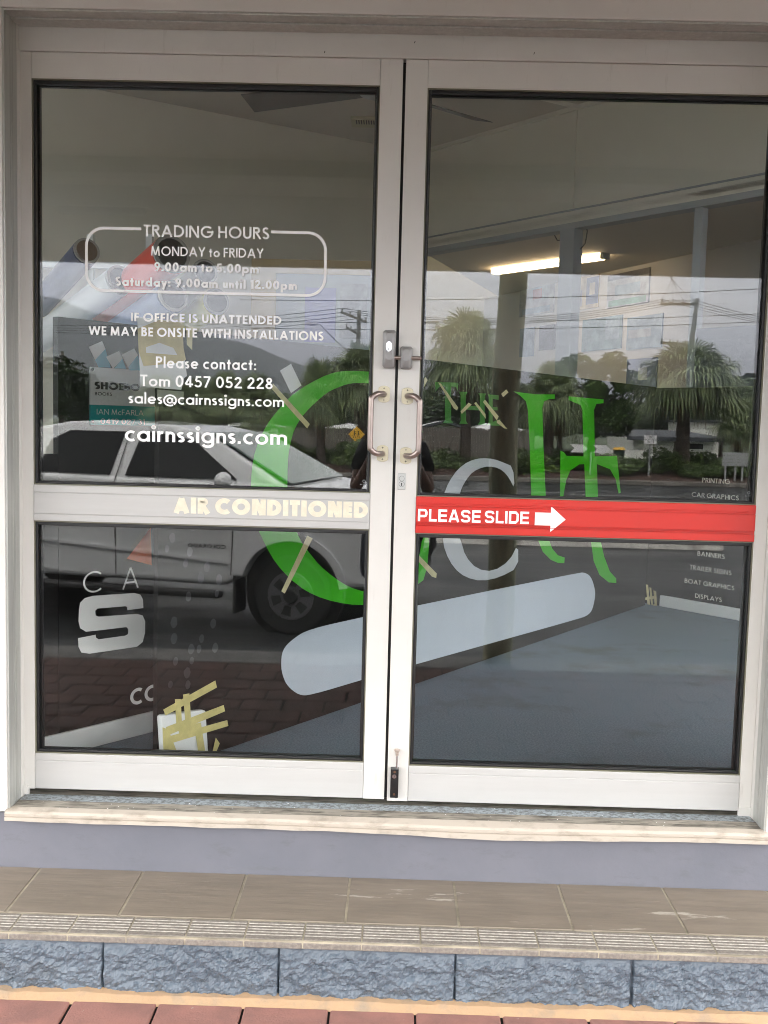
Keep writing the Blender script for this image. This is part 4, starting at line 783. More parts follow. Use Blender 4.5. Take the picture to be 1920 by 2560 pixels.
# ceiling fan and vent
fz = Z(1.86); fc = Vector((-.17, 2.9, fz))
fan = empty('ceiling_fan', fc, 'grey ceiling fan near the top of the doors', 'fan')
MB().tube([(fc.x, fc.y, ZCE), (fc.x, fc.y, fz+.06)], .015, 10).build('down_rod', 'trimin', fan)
MB().tube([(fc.x, fc.y, fz+.06), (fc.x, fc.y, fz+.04), (fc.x, fc.y, fz-.03), (fc.x, fc.y, fz-.05)], [.05, .1, .1, .04], 20).build('motor', 'trimin', fan)
for a_ in (160, 40, 280):
    t = math.radians(a_); d = Vector((math.cos(t), math.sin(t), 0)); nn = Vector((-d.y, d.x, 0))
    MB().slab([fc+d*.1-nn*.05+Vector((0, 0, -.02)), fc+d*.82-nn*.085+Vector((0, 0, -.03)), fc+d*.82+nn*.085+Vector((0, 0, .02)), fc+d*.1+nn*.05+Vector((0, 0, .01))], (0, 0, .004)).build('fan_blade', mat('fan_blade', (.06, .06, .06), .5) if a_ == 160 else bpy.data.materials['fan_blade'], fan)
v0 = Vector((-.40, 4.45, ZCE)); vt = empty('ceiling_vent', v0, 'cream louvred air vent in the ceiling beside the centre stile', 'vent')
cr = mat('vent_cream', (.50, .46, .30), .6)
m = MB(); m.box(-.40, -.06, 4.36, 4.56, ZCE-.02, ZCE-.001); m.build('vent_frame', cr, vt)
m = MB()
for i in range(16): m.box(-.365+i*.0175, -.357+i*.0175, 4.39, 4.47, ZCE-.024, ZCE-.0195)
m.build('louvre_slot', 'dark', vt)
# vinyl rolls on their rack, pin board
def roll(pm_, pt_, r, Ym, Yt, m, label, core=None):
    a = at(*pm_, Ym); b = at(*pt_, Yt); t = empty('vinyl_roll', a, label, 'roll', 'rolls of sign vinyl on the wall rack')
    MB().tube([a+(b-a)*.01, b], r, 24, cap=True).build('roll_body', m, t, smooth=True)
    d = (a-b).normalized(); MB().tube([a, a+d*.01], [r*.99, r*.98], 24).build('roll_end', mat('roll_edge', (.30, .29, .28), .6) if not bpy.data.materials.get('roll_edge') else bpy.data.materials['roll_edge'], t)
    MB().tube([a+d*.0102, a+d*.0125], [r*.80, r*.78], 20).build('core', core or 'dark', t)
sh = lambda n_, c: mat(n_, c, .3)
roll((216, 628), (96, 765), .075, 2.8, 3.5, sh('navy_film', (.012, .03, .10)), 'navy vinyl roll, leftmost on the rack', mat('cardboard', (.10, .065, .04), .8))
roll((300, 700), (95, 850), .085, 2.8, 3.5, sh('white_film', (.55, .56, .58)), 'white vinyl roll below the navy one')
roll((428, 636), (262, 775), .105, 2.5, 3.3, sh('red_filmroll', (.60, .05, .03)), 'glossy red vinyl roll with a black core end')
roll((432, 740), (230, 880), .09, 2.6, 3.4, sh('blue_film', (.12, .17, .30)), 'slate blue vinyl roll beneath the red one')
roll((512, 680), (400, 790), .07, 2.6, 3.4, sh('grey_film', (.42, .40, .40)), 'pale grey vinyl roll right of the red one')
roll((540, 755), (410, 850), .075, 2.7, 3.4, sh('lime_film', (.45, .42, .03)), 'lime and orange vinyl roll, rightmost')
rk = empty('roll_rack', at(120, 640, 3.6), 'white slotted wall rack holding the vinyl rolls', 'rack')
for x in (123, 265, 405):
    a = at(x, 610, 3.9-0*x); wallb = MB(); s_ = .02; wallb.box(a.x-s_, a.x+s_, 3.55, 3.6, ZF+.9, a.z); wallb.build('rack_upright', 'skirt', rk)
m = MB(); a = at(100, 655, 3.5); b = at(430, 668, 3.5); m.box(a.x, b.x, 3.5, 3.545, a.z-.03, a.z+.01); m.build('rack_rail', 'skirt', rk)
pb = empty('pin_board', at(720, 760, 3.7), 'pale timber framed pin board right of the vinyl rolls', 'pin board')
a = at(629, 646, 3.7); b = at(990, 930, 3.7); m = MB(); f_ = .16
m.box(a.x, a.x+f_, 3.7, 3.74, b.z, a.z); m.box(b.x-f_, b.x, 3.7, 3.74, b.z, a.z); m.box(a.x+f_, b.x-f_, 3.7, 3.74, a.z-.09, a.z); m.box(a.x+f_, b.x-f_, 3.7, 3.74, b.z, b.z+.09)
m.build('board_frame', mat('pale_timber', (.50, .38, .22), .6, var=.1), pb)
B(a.x+f_, b.x-f_, 3.715, 3.735, b.z+.09, a.z-.09).build('board_face', mat('print_backing', (.28, .31, .36), .5), pb)
for u, v, w_, h_, mm in ((.25, .2, .25, .5, 'sky'), (.95-.32, .3, .22, .5, 'pale')): B(a.x+.2+u*.6, a.x+.2+u*.6+w_*.8, 3.708, 3.714, b.z+.12+v*.3, b.z+.12+v*.3+h_*.7).build('pinned_print', mat('lilac_print', (.22, .22, .48), .5) if u < .5 else pm['pale'], pb)

# ================================================================== AWNING
aw = empty('awning', (0, -1.5, Z(1.30)), 'flat white canopy sheltering the doors and pavement', 'awning')
AX, AY, FZ = 2.65, 3.02, ZC+.154*(3.02+DIST)  # canopy width cut short to let side sky light onto the doors
B(-AX, AX, -AY+.02, -.021, Z(1.30), Z(1.34)).build('soffit_lining', 'soffit', aw)
B(-AX, AX, -AY-.04, -AY+.019, FZ, Z(1.50)).build('fascia', 'soffit', aw)
for s in (-1, 1): B(min(s*AX, s*(AX+.04)), max(s*AX, s*(AX+.04)), -AY-.04, -.021, Z(1.22), Z(1.50)).build('side_fascia', 'soffit', aw)
B(-AX+.002, AX-.002, -2.32, -2.20, Z(1.22), Z(1.2995)).build('cross_beam', mat('awning_beam', (.5, .48, .43), .6), aw)
B(-AX+.002, AX-.002, -AY+.02, -.02, Z(1.345), Z(1.50)).build('roof_deck', 'soffit', aw)
a = mir(125, 536, 2.86); b = mir(372, 545, 2.86)
bt = empty('soffit_batten_light', ((a.x+b.x)/2, -2.86, Z(1.17)), 'unlit white batten light under the canopy soffit', 'light')
B(a.x, b.x, -2.90, -2.82, Z(1.185), Z(1.2995)).build('light_body', 'skirt', bt, bevel=.004); B(a.x+.03, b.x-.03, -2.89, -2.83, Z(1.145), Z(1.184)).build('diffuser', 'lamp', bt, bevel=.01)
pbse = mir(1243, 1650, 3.22); ptop = mir(1282, 700, 3.22); m = MB(); pt = []; rr = []; zt = 6.6
for i in range(41):
    t = i/40; z = zt*t; u = z/(ptop.z-pbse.z); x = pbse.x+(ptop.x-pbse.x)*u; pt.append((x+.012*math.sin(z*3.1), -3.22+.006*math.sin(z*4), z)); rr.append(.088-.010*t+.004*noise.noise(Vector((z*3, 0, 0))))
m.tube(pt, rr, 20)
MT['copperlog'] = mat('treated_log', (.46, .42, .28), .8, vcol=(.20, .25, .16), vscale=6, stretch=(3, 3, .4), bump=.6, bscale=24, bdist=.006, vlo=.35, vhi=.6)
po = empty('timber_pole', (pbse.x, -3.22, 0), 'round greenish timber pole standing at the kerb', 'pole'); m.build('pole_shaft', 'copperlog', po, smooth=True)
#PART4
# ================================================================== STREET (seen in the glass)
GR = -.405
def sheet(name, x0, x1, y0, y1, z, m, kind='structure'):
    o = MB().add([(x0, y0, z), (x1, y0, z), (x1, y1, z), (x0, y1, z)], [(0, 3, 2, 1)] if y0 > y1 else [(0, 1, 2, 3)]).build(name, m); o['kind'] = kind; return o
sheet('ground', -3000, 3000, -4000, 30, GR-.06, 'grassm')
m = MB(); xs = [-60+3*i for i in range(41)]
prof = [(YK+.01, -.155), (-3.75, -.18), (-4.6, -.27), (-5.6, GR+.004), (-9, GR-.004), (-16, GR), (-31.2, GR)]
for x in xs:
    for y, z in prof: m.v.append(Vector((x, y, z)))
K = len(prof)
for i in range(len(xs)-1):
    for j in range(K-1): m.f.append([i*K+j, i*K+j+1, (i+1)*K+j+1, (i+1)*K+j])
o = m.build('road', 'asphalt'); o['kind'] = 'structure'
o = sheet('far_road', -60, 60, -45, -37.5, GR+.0, 'asphalt')
# gutter strip and road lines
for i, (px, py, ln) in enumerate(((1300, 1230, 3.2), (1560, 1240, 3.2), (880, 1205, 3.0), (620, 1212, 2.6), (1180, 1250, 1.3))):
    v = ray(px, py); t = (GR-ZC)/v.z; x = v.x*t; Y = t-DIST
    o = sheet('road_marking', x-ln/2, x+ln/2, -Y-.06, -Y+.06, GR+.004, 'linepaint')
# concrete island kerb
m = MB(); n = 60; x0, x1 = -7.0, 5.2
for i in range(n+1):
    x = x0+(x1-x0)*i/n; e = max(0, (x-4.6)/.85); j = .012*noise.noise(Vector((x*7, 0, 0)))
    h = .155-.03*e*e+j*(1+3*e); yy = -12.85-.08*e*e+.02*noise.noise(Vector((x*5, 3, 0)))
    m.v += [Vector((x, yy, GR-.02)), Vector((x, yy-.01, GR+h*.55)), Vector((x, yy-.05, GR+h)), Vector((x, yy-.30+.1*e*e, GR+h)), Vector((x, yy-.34+.12*e*e, GR-.02))]
for i in range(n):
    for j in range(4): m.f.append([i*5+j, i*5+j+1, i*5+j+6, i*5+j+5])
m.f.append([0, 1, 2, 3, 4]); m.f.append([n*5+k for k in (4, 3, 2, 1, 0)])
o = m.build('concrete_kerb', 'conc'); tag(o, 'long weathered concrete kerb with a broken end across the car park', 'kerb')
# median strip
o = B(-70, 70, -31.45, -31.2, GR, GR+.16).build('median_kerb', mat('old_kerb', (.20, .185, .165), .8, var=.4, vscale=2), bevel=.02); o['kind'] = 'structure'
m = MB(); nx, ny = 160, 10
for i in range(nx+1):
    for j in range(ny+1):
        x = -40+80*i/nx; y = -31.45-5.9*j/ny; m.v.append(Vector((x, y, GR+.14+.22*math.sin(math.pi*j/ny)+.05*noise.noise(Vector((x*.8, y*1.2, 0))))))
for i in range(nx):
    for j in range(ny): m.f.append([i*(ny+1)+j, (i+1)*(ny+1)+j, (i+1)*(ny+1)+j+1, i*(ny+1)+j+1])
o = m.build('mulch_bed', 'mulch'); o['kind'] = 'structure'

# ---- palms
rng = random.Random(3)
def fan(mb, base, dr, pl, R, seg=34, droop=.5, rg=rng):
    """one fan leaf: petiole from base along dr, blade of radiating drooping strips"""
    dr = dr.normalized(); side = dr.cross(Vector((0, 0, 1))); side = side.normalized() if side.length > .05 else Vector((1, 0, 0)); upv = side.cross(dr)
    c = base+dr*pl+Vector((0, 0, -pl*.12)); mb.tube([base, base+dr*pl*.5+Vector((0, 0, .03)), c], [.022, .016, .012], 4, cap=False)
    for k in range(seg):
        a = math.radians(-125+250*k/(seg-1)); d = (dr*math.cos(a)+side*math.sin(a)+upv*.12*math.cos(a*1.3)).normalized(); wd = (side*math.cos(a)-dr*math.sin(a)).normalized()
        l = R*(1-.22*abs(a)/2.2)*rg.uniform(.88, 1.08); w_ = .021*R/.9; dz = droop*rg.uniform(.6, 1.5)
        p = [c, c+d*l*.5+Vector((0, 0, -dz*l*.12)), c+d*l*.78+Vector((0, 0, -dz*l*.38)), c+d*l*.92+Vector((0, 0, -dz*l*.85))]
        b = len(mb.v); ws = (.3, 1, .7, .08)
        for q, s in zip(p, ws): mb.v += [q-wd*w_*s, q+wd*w_*s]
        for i in range(3): mb.f.append([b+2*i, b+2*i+1, b+2*i+3, b+2*i+2])
def make_palm(seed, H, R, nf, dead=8, loc=(0, 0, 0), label=''):
    rg = random.Random(seed); t = empty('palm_tree', (0, 0, 0), label, 'palm', 'fan palms along the median')
    m = MB(); pts = []; rr = []
    for i in range(16): u = i/15; pts.append((.06*math.sin(u*3+seed), .05*math.sin(u*2.2), H*u)); rr.append(.17+.05*(1-u)**3+.015*(i % 2))
    m.tube(pts, rr, 12)
    for i in range(120):                      # old leaf boots criss-crossed under the crown
        z = H*(.62+.38*math.sqrt(rg.random())); a = rg.uniform(0, 6.28); d = Vector((math.cos(a), math.sin(a), .9)).normalized(); b = Vector((d.x*.17, d.y*.17, z-.1))
        s = Vector((-math.sin(a), math.cos(a), 0)); l = rg.uniform(.18, .38); u = .05; m.slab([b-s*u, b+s*u, b+d*l+s*u*.6, b+d*l-s*u*.6], Vector((math.cos(a), math.sin(a), 0))*.025)
    m.build('trunk', 'palmtrunk', t)
    m = MB(); top = Vector((.06*math.sin(3+seed), .05*math.sin(2.2), H))
    for i in range(nf):
        a = i*2.39996+rg.uniform(-.2, .2); u = i/nf; el = math.radians(80-112*u**.9+rg.uniform(-8, 8))
        d = Vector((math.cos(a)*math.cos(el), math.sin(a)*math.cos(el), math.sin(el))); fan(m, top+Vector((0, 0, -.25*u)), d, R*rg.uniform(.38, .55), R*rg.uniform(.46, .62), 34, .35+.9*u, rg)
    m.build('frond', 'palmleaf', t)
    m = MB()
    for i in range(dead):
        a = rg.uniform(0, 6.28); el = math.radians(rg.uniform(-75, -40)); d = Vector((math.cos(a)*math.cos(el), math.sin(a)*math.cos(el), math.sin(el)))
        fan(m, top+Vector((0, 0, -.4)), d, R*.35, R*.42, 16, .8, rg)
    m.build('dead_frond', 'palmdead', t)
    return t
def gp(px, Y, z=GR+.2): p = mir(px, 1100, Y); return Vector((p.x, p.y, z))
palA = make_palm(1, 4.45, 1.85, 60, label='tall palm rising behind the right door lock, crown against the sky')
palB = make_palm(5, 3.0, 1.6, 40, 12, label='low spreading palm behind the centre of the right door')
palA.location = gp(1160, 33.6)
palB.location = gp(1372, 34.2)
spots = [(palA, 1712, 33.5, 2.0, (1.28, 1.28, .84), 'broad palm at the right of the median in front of the leaning pole'),
         (palA, 905, 34.5, 1.0, (.95, .95, .80), 'palm just left of the centre stile with drooping fronds'),
         (palB, 800, 34.0, 4.0, (.80, .80, .98), 'palm behind the top of the green letter C'),
         (palB, 955, 36.0, 2.6, (1, 1, 1.05), 'palm half hidden behind the centre stile'),
         (palA, 560, 35.0, 5.0, (.55, .55, .60), 'small palm left of the green letter C'),
         (palB, 480, 35.5, .6, (.75, .75, .80), 'small palm behind the email line'),
         (palB, 640, 34.8, 2.2, (.75, .75, .84), 'small palm behind the left edge of the green letter C'),
         (palA, 395, 36.0, 3.1, (.62, .62, .58), 'leftmost small palm above the pickup roof'),
         (palB, 1850, 36.5, 1.4, (.8, .8, .75), 'rightmost low palm beside the door jamb')]
for src, px, Y, rz, s, lab in spots: copy_tree(src, gp(px, Y), rz, s, lab)

# ---- leafy trees and shrubs
def leafcloud(m, cs, n, size, rg, flat=.6):
    for i in range(n):
        c, r = rg.choice(cs); d = Vector((rg.gauss(0, 1), rg.gauss(0, 1), rg.gauss(0, 1))).normalized()*r*rg.uniform(.55, 1.05)**.6
        p = Vector(c)+Vector((d.x, d.y, d.z*flat)); s = size*rg.uniform(.6, 1.3); a = Vector((rg.gauss(0, 1), rg.gauss(0, 1), rg.gauss(0, .6))).normalized(); b = a.orthogonal().normalized()
        m.add([p-a*s*.5, p+b*s*.28, p+a*s*.6, p-b*s*.28], [(0, 1, 2, 3)])
def make_tree(seed, H, R, n, size, label, cat='tree', group=None, lm='leaf', name='leafy_tree', nc=26):
    rg = random.Random(seed); t = empty(name, (0, 0, 0), label, cat, group); m = MB()
    m.tube([(0, 0, 0), (.1, 0, H*.3), (.0, .1, H*.6)], [.2, .15, .08], 8); cs = []
    for i in range(nc):
        a = rg.uniform(0, 6.28); rr_ = R*math.sqrt(rg.random())*.78; z = H*(.35+.55*rg.random()*(1-.35*(rr_/R)**2)); c = Vector((rr_*math.cos(a), rr_*math.sin(a), z)); cs.append((c, R*rg.uniform(.2, .36)))
        if i % 2 == 0: m.tube([(0, .05, H*.35), c*.6+Vector((0, 0, H*.2)), c], [.07, .04, .015], 5, cap=False)
    m.build('trunk', 'palmtrunk', t); m = MB(); leafcloud(m, cs, n, size, rg, .75); m.build('crown', lm, t); return t
tr = make_tree(11, 5.5, 1.95, 15000, .15, 'dense dark leafy tree between the two right hand palms', nc=34); tr.location = gp(1475, 39, GR)
far = make_tree(21, 6.2, 4.0, 5200, .42, 'bushy tree behind the houses', group='trees behind the houses', lm='leafdk', name='background_tree'); far.location = gp(150, 75, GR)
FO = [(150, far)]
for i, (px, Y, s) in enumerate(((270, 80, .9), (350, 74, .75), (560, 82, .9), (690, 78, .8), (1010, 84, 1.0), (1240, 80, .95), (1330, 76, 1.0), (1560, 84, .85), (1640, 78, .8), (1800, 74, 1.15), (1900, 80, 1.3), (1400, 90, 1.1), (30, 84, 1.1), (460, 88, .9), (820, 86, .9), (1100, 90, 1.0))):
    FO.append((px, copy_tree(far, gp(px, Y, GR), i*1.3, (s*1.15, s*1.15, s*.82))))
ORD = 'first second third fourth fifth sixth seventh eighth ninth tenth eleventh twelfth thirteenth fourteenth fifteenth sixteenth seventeenth eighteenth nineteenth twentieth'.split()+['twenty-'+w_ for w_ in 'first second third fourth fifth sixth seventh eighth ninth'.split()]
for i, (px, o) in enumerate(sorted(FO, key=lambda q: q[0])): o['label'] = 'dark bushy tree behind the houses, %s from the left in the glass' % ORD[i]
sh = empty('shrub', (0, 0, 0), 'low rounded green shrub on the mulch median', 'shrub', 'shrubs planted along the median')
rg = random.Random(5); m = MB(); cs = [(Vector((rg.uniform(-.9, .9), rg.uniform(-.5, .5), rg.uniform(.15, .62))), rg.uniform(.25, .42)) for _ in range(16)]; leafcloud(m, cs, 3000, .13, rg); m.build('foliage', 'bushleaf', sh)
m = MB()
for i in range(9): c = cs[i][0]; m.tube([(0, 0, -.1), c*.5, c], [.03, .02, .008], 4, cap=False)
m.build('stem', 'palmtrunk', sh)
sh.location = gp(640, 33, GR+.22); SO = [(640, sh)]; k = 0
for px in range(150, 1900, 62):
    if 600 < px < 680 or 1555 < px < 1640: continue
    k += 1; s = rg.uniform(.8, 1.25); SO.append((px, copy_tree(sh, gp(px+rg.uniform(-15, 15), rg.uniform(32.8, 34.6), GR+.2), rg.uniform(0, 6), (s*1.1, s, s*rg.uniform(.75, 1.1)))))

for i, (px, o) in enumerate(sorted(SO, key=lambda q: q[0])): o['label'] = 'low rounded shrub on the median, %s from the left in the glass' % ORD[i]
# ---- houses and fences
def zat(px, py, Y): return mir(px, py, Y).z
def house(pxl, pxr, Y, py_eave, py_ridge, depth, wallm, roofm, label, gable=None, wins=()):
    a = mir(pxl, 1100, Y); b = mir(pxr, 1100, Y); ze = zat((pxl+pxr)/2, py_eave, Y); zr = zat((pxl+pxr)/2, py_ridge, Y)
    h = empty('house', ((a.x+b.x)/2, a.y-depth/2, GR), label, 'house'); x0, x1, y0 = a.x, b.x, a.y
    B(x0+.6, x1-.6, y0-depth, y0, GR, ze-.02).build('wall', wallm, h)
    m = MB()
    if gable:
        xm = (x0+x1)/2
        for s in (0, 1):
            xe = x1 if s else x0
            m.slab([(xe, y0+.7, ze-.05), (xm, y0+.7, zr), (xm, y0-depth-.5, zr), (xe, y0-depth-.5, ze-.05)], (0, 0, .12))
        m.build('roof', roofm, h)
        MB().slab([(x0+.5, y0+.02, ze), (x1-.5, y0+.02, ze), (xm, y0+.02, zr-.08)], (0, -.05, 0)).build('gable', 'hwall', h)
        m = MB()
        for xe in (x0, x1): m.slab([(xe, y0+.70, ze-.12), (xm, y0+.70, zr-.02), (xm, y0+.70, zr+.14), (xe, y0+.70, ze+.05)], (0, .05, 0))
        m.build('barge_board', 'roofd', h)
    else:
        m.slab([(x0, y0+.8, ze), (x1, y0+.8, ze), (x1-1.5, y0-depth/2, zr), (x0+1.5, y0-depth/2, zr)], (0, 0, .1)); m.slab([(x0, y0-depth-.5, ze), (x0+1.5, y0-depth/2, zr), (x1-1.5, y0-depth/2, zr), (x1, y0-depth-.5, ze)], (0, 0, .1)); m.build('roof', roofm, h)
        B(x0, x1, y0+.80, y0+.86, ze-.16, ze+.1).build('gutter', 'roofd', h)
    for (wl_, wr, wt, wb) in wins:
        p = mir(wl_, wt, Y); q = mir(wr, wb, Y); wn = B(p.x, q.x, y0+.01, y0+.05, q.z, p.z).build('window', 'skirt', h); B(p.x+.06, q.x-.06, y0+.051, y0+.06, q.z+.06, p.z-.06).build('pane', 'carglass', wn)
    return h
house(1020, 1200, 56, 1078, 1056, 9, 'brick', 'roofw', 'brick house with a pale gabled roof beside the tall palm', True, [(1063, 1090, 1088, 1106), (1122, 1148, 1090, 1108)])
house(1168, 1330, 62, 1082, 1062, 8, 'hwall', 'roofw', 'white house with a low pale roof right of the brick house', None, [(1250, 1285, 1095, 1108)])
house(800, 930, 54, 1076, 1062, 8, 'brick', 'roofw', 'brick house seen under the palms left of the centre stile', None, [(842, 872, 1083, 1102), (893, 920, 1083, 1102)])
house(545, 680, 58, 1070, 1056, 8, 'hwall', 'roofw', 'low white house behind the left hand palms', None, [(590, 620, 1080, 1095)])
house(1560, 1812, 60, 1096, 1080, 8, 'hwall', 'roofd', 'long white house with a dark flat eave at the right', None, [(1700, 1760, 1106, 1126)])
bb = mir(1700, 1060, 61); o = empty('white_building', (bb.x, bb.y-3, GR), 'two storey white building behind the broad palm', 'building')
a = mir(1730, 1060, 66); b = mir(1800, 1060, 66); B(a.x, b.x, a.y-6, a.y, GR, zat(1760, 1056, 66)).build('wall', 'hwall', o); B(a.x-.3, b.x+.3, a.y-6.3, a.y+.3, zat(1760, 1056, 66)+.002, zat(1760, 1050, 66)).build('roof', 'roofd', o)
def picket(pxl, pxr, Y, h, m, label, bw=.14):
    a = mir(pxl, 1100, Y); b = mir(pxr, 1100, Y); f = empty('fence', ((a.x+b.x)/2, a.y, GR), label, 'fence'); mm = MB(); x = a.x; rg = random.Random(pxl)
    while x < b.x: hh = h+rg.uniform(-.05, .04); mm.box(x, x+bw-.012, a.y, a.y+.02, GR, GR+hh); x += bw
    mm.build('paling', m, f); B(a.x, b.x, a.y-.06, a.y-.002, GR+.4, GR+.48).build('rail', m, f)
gf = mat('grey_paling', (.17, .15, .13), .85, var=.5, vscale=6, stretch=(4, 1, .3))
picket(1010, 1330, 49, 1.75, gf, 'weathered grey paling fence before the brick house')
picket(700, 960, 49.5, 1.6, gf, 'weathered paling fence behind the left hand shrubs')
a = mir(1500, 1100, 50); b = mir(1655, 1100, 50); o = B(a.x, b.x, a.y-.1, a.y, GR, zat(1580, 1126, 50)).build('boundary_wall', 'hwall'); tag(o, 'low white boundary wall behind the chevron sign', 'wall')
o = sheet('driveway', mir(1560, 1100, 42).x, mir(1612, 1100, 42).x, -48, -37.4, GR+.008, 'conc')

# ---- signs, bin, poles and wires
def signpost(name, px, Y, pytop, label, cat='sign'):
    p = mir(px, 1100, Y); t = empty(name, (p.x, p.y, GR+.15), label, cat); MB().tube([(p.x, p.y-.03, GR), (p.x, p.y-.03, zat(px, pytop, Y))], .03, 8).build('pole', 'signback', t); return t, p
t, p = signpost('pedestrian_sign', 891, 33.0, 1080, 'yellow diamond sign with walking figures behind the left door handle'); z = zat(891, 1086, 33); r = .30
MB().slab([(p.x-r, p.y, z), (p.x, p.y, z-r), (p.x+r, p.y, z), (p.x, p.y, z+r)], (0, .01, 0)).build('sign_face', 'yellow', t)
m = MB(); yy = p.y+.0135
for dx, s in ((-.07, 1), (.07, .85)):
    m.ball((p.x+dx, yy, z+.11*s), (.026*s, .003, .028*s), 8, 5)
    for q in ([(-.02, .08), (.025, .08), (.02, -.02), (-.02, -.02)], [(-.02, -.02), (0, -.02), (-.03, -.13), (-.05, -.13)], [(0, -.02), (.02, -.02), (.055, -.13), (.035, -.13)], [(.02, .07), (.06, .0), (.05, -.01), (.015, .04)]): m.slab([(p.x+dx+x*s, yy, z+y*s) for x, y in q], (0, .002, 0))
m.build('symbol', 'inkdark', t)
t, p = signpost('road_name_sign', 1627, 32.6, 1086, 'small white no through road sign before the broad palm'); a = mir(1612, 1088, 32.6); b = mir(1642, 1110, 32.6)
B(a.x, b.x, p.y, p.y+.01, b.z, a.z).build('sign_face', 'signw', t)
hh = (a.z-b.z); m = MB()
for i, s in enumerate(('NO', 'THROUGH', 'ROAD')):
    wd = (b.x-a.x)*(.28, .86, .5)[i]; z0 = a.z-hh*(.30+.30*i); xc_ = (a.x+b.x)/2
    text_mb(s, (xc_+wd/2, p.y+.0115, z0), (xc_-wd/2, p.y+.0115, z0), hh*.20, .17, nrm=Vector((0, 1, 0)), mb=m)
m.build('lettering', 'inkdark', t)
t, p = signpost('chevron_sign', 1480, 32.4, 1130, 'white chevron board among the median shrubs'); z = zat(1480, 1122, 32.4)
for k, x in enumerate((-.75, .05)): MB().slab([(p.x+x, p.y, z-.14), (p.x+x+.45, p.y, z-.14), (p.x+x+.62, p.y, z), (p.x+x+.45, p.y, z+.14), (p.x+x, p.y, z+.14), (p.x+x+.16, p.y, z)], (0, .012, 0)).build('chevron_face', 'signw', t)
p = mir(1548, 1130, 44); t = empty('wheelie_bin', (p.x, p.y, GR), 'dark green wheelie bin with a yellow lid by the driveway', 'bin')
MB().tube([(p.x, p.y, GR), (p.x, p.y, GR+.95)], [.24, .32], 4).build('bin_body', mat('bin_green', (.015, .04, .02), .5), t); MB().tube([(p.x, p.y, GR+.955), (p.x, p.y, GR+1.06)], [.36, .25], 4).build('bin_lid', 'yellow', t)
p = mir(1840, 1150, 32.0); t = empty('white_rail', (p.x, p.y, GR+.15), 'low white rail panel near the right door jamb', 'rail'); a = mir(1808, 1131, 32.0); b = mir(1870, 1172, 32.0); m = MB()
for k in range(4): z = b.z+(a.z-b.z)*(.25+.22*k); m.box(a.x, b.x, p.y, p.y+.03, z-.055, z+.055)
m.build('rail_board', 'signback', t); m = MB(); [m.box(x, x+.06, p.y-.06, p.y-.002, GR, a.z) for x in (a.x+.1, b.x-.2, (a.x+b.x)/2)]; m.build('rail_post', 'signback', t)
pt_ = mat('pole_timber', (.16, .14, .11), .85, var=.4, vscale=3, stretch=(4, 4, .3)); ins = 'signw'; arms = {}
def pole(key, px, pytop, Y, lean, arms_, label, braces=True):
    b = mir(px, 1100, Y); zt = zat(px, pytop, Y); t = empty('power_pole', (b.x, b.y, GR), label, 'power pole'); top = Vector((b.x+lean, b.y, zt)); bs = Vector((b.x, b.y, GR))
    MB().tube([bs, top], [.2, .13], 10).build('pole_shaft', pt_, t); arms[key] = []
    for (pl, pyl, pr, pyr) in arms_:
        a = mir(pl, pyl, Y); c = mir(pr, pyr, Y); a.y = c.y = b.y+.16; a.y += .9; c.y -= .9; d = (c-a); m = MB().slab([a+Vector((0, 0, .08)), c+Vector((0, 0, .08)), c-Vector((0, 0, .08)), a-Vector((0, 0, .08))], (0, .14, 0)); m.build('crossarm', pt_, t); m = MB()
        for u in (.04, .35, .65, .96): q = a+d*u; m.tube([q+Vector((0, .07, .08)), q+Vector((0, .07, .22)), q+Vector((0, .07, .26))], [.05, .075, .03], 6); arms[key].append(q+Vector((0, .07, .27)))
        m.build('insulator', 'lockgrey', t)
    return t
tA = pole('A', 890, 775, 62, 0, [(855, 785, 916, 803), (867, 822, 899, 836)], 'power pole with a street lamp arm left of the centre stile')
pole('B', 1690, 745, 60, .9, [(1639, 765, 1746, 757), (1640, 860, 1724, 859)], 'leaning timber power pole rising behind the broad palm')
pole('C', 156, 878, 84, 0, [(124, 918, 188, 922)], 'distant power pole at the far left above the pickup')
a = mir(884, 892, 62); b = mir(838, 850, 62); c = mir(800, 811, 62); d = mir(774, 810, 62)
MB().tube([a, b, c, c+(d-c)*.4], [.05, .045, .04, .04], 8).build('lamp_arm', 'signback', tA); MB().ball((d.x+.15, d.y, d.z), (.42, .16, .10), 10, 6).build('lamp_head', 'signback', tA)
def wire(p, q, sag, label, r=.022):
    p = Vector(p); q = Vector(q); n = 16; m = MB().tube([p+(q-p)*(i/n)+Vector((0, 0, -4*sag*(i/n)*(1-i/n))) for i in range(n+1)], r, 4, cap=False); o = m.build('power_line', 'dark'); tag(o, label, 'power line', 'power lines over the street')
A_, B_, C_ = arms['A'], arms['B'], arms['C']; wn = ['outer left', 'inner left', 'inner right', 'outer right']
for i in range(4): wire(A_[i], B_[i], .9, 'power line from the %s insulator of the lamp pole to the leaning pole' % wn[i])
for i in range(4): wire(A_[i], Vector((A_[i].x-34, A_[i].y-14, A_[i].z+.2)), .9, 'power line leaving the %s insulator of the lamp pole towards the mountain' % wn[i])
for i in range(4): wire(B_[i], Vector((B_[i].x+26, B_[i].y-16, B_[i].z+.3)), 1.0, 'power line running right from the %s insulator of the leaning pole' % wn[i])
for i in range(4): wire(B_[i], Vector((4.2-1.3*i, -9, 7.6)), .7, 'steep power line from the %s insulator of the leaning pole over the street' % wn[i], .012)
for i in (0, 3): wire(C_[i], Vector((C_[i].x-30, C_[i].y-5, C_[i].z)), .8, 'power line at the %s end of the far left pole' % wn[i])
p1 = mir(1060, 752, 30); p2 = mir(1900, 690, 24)
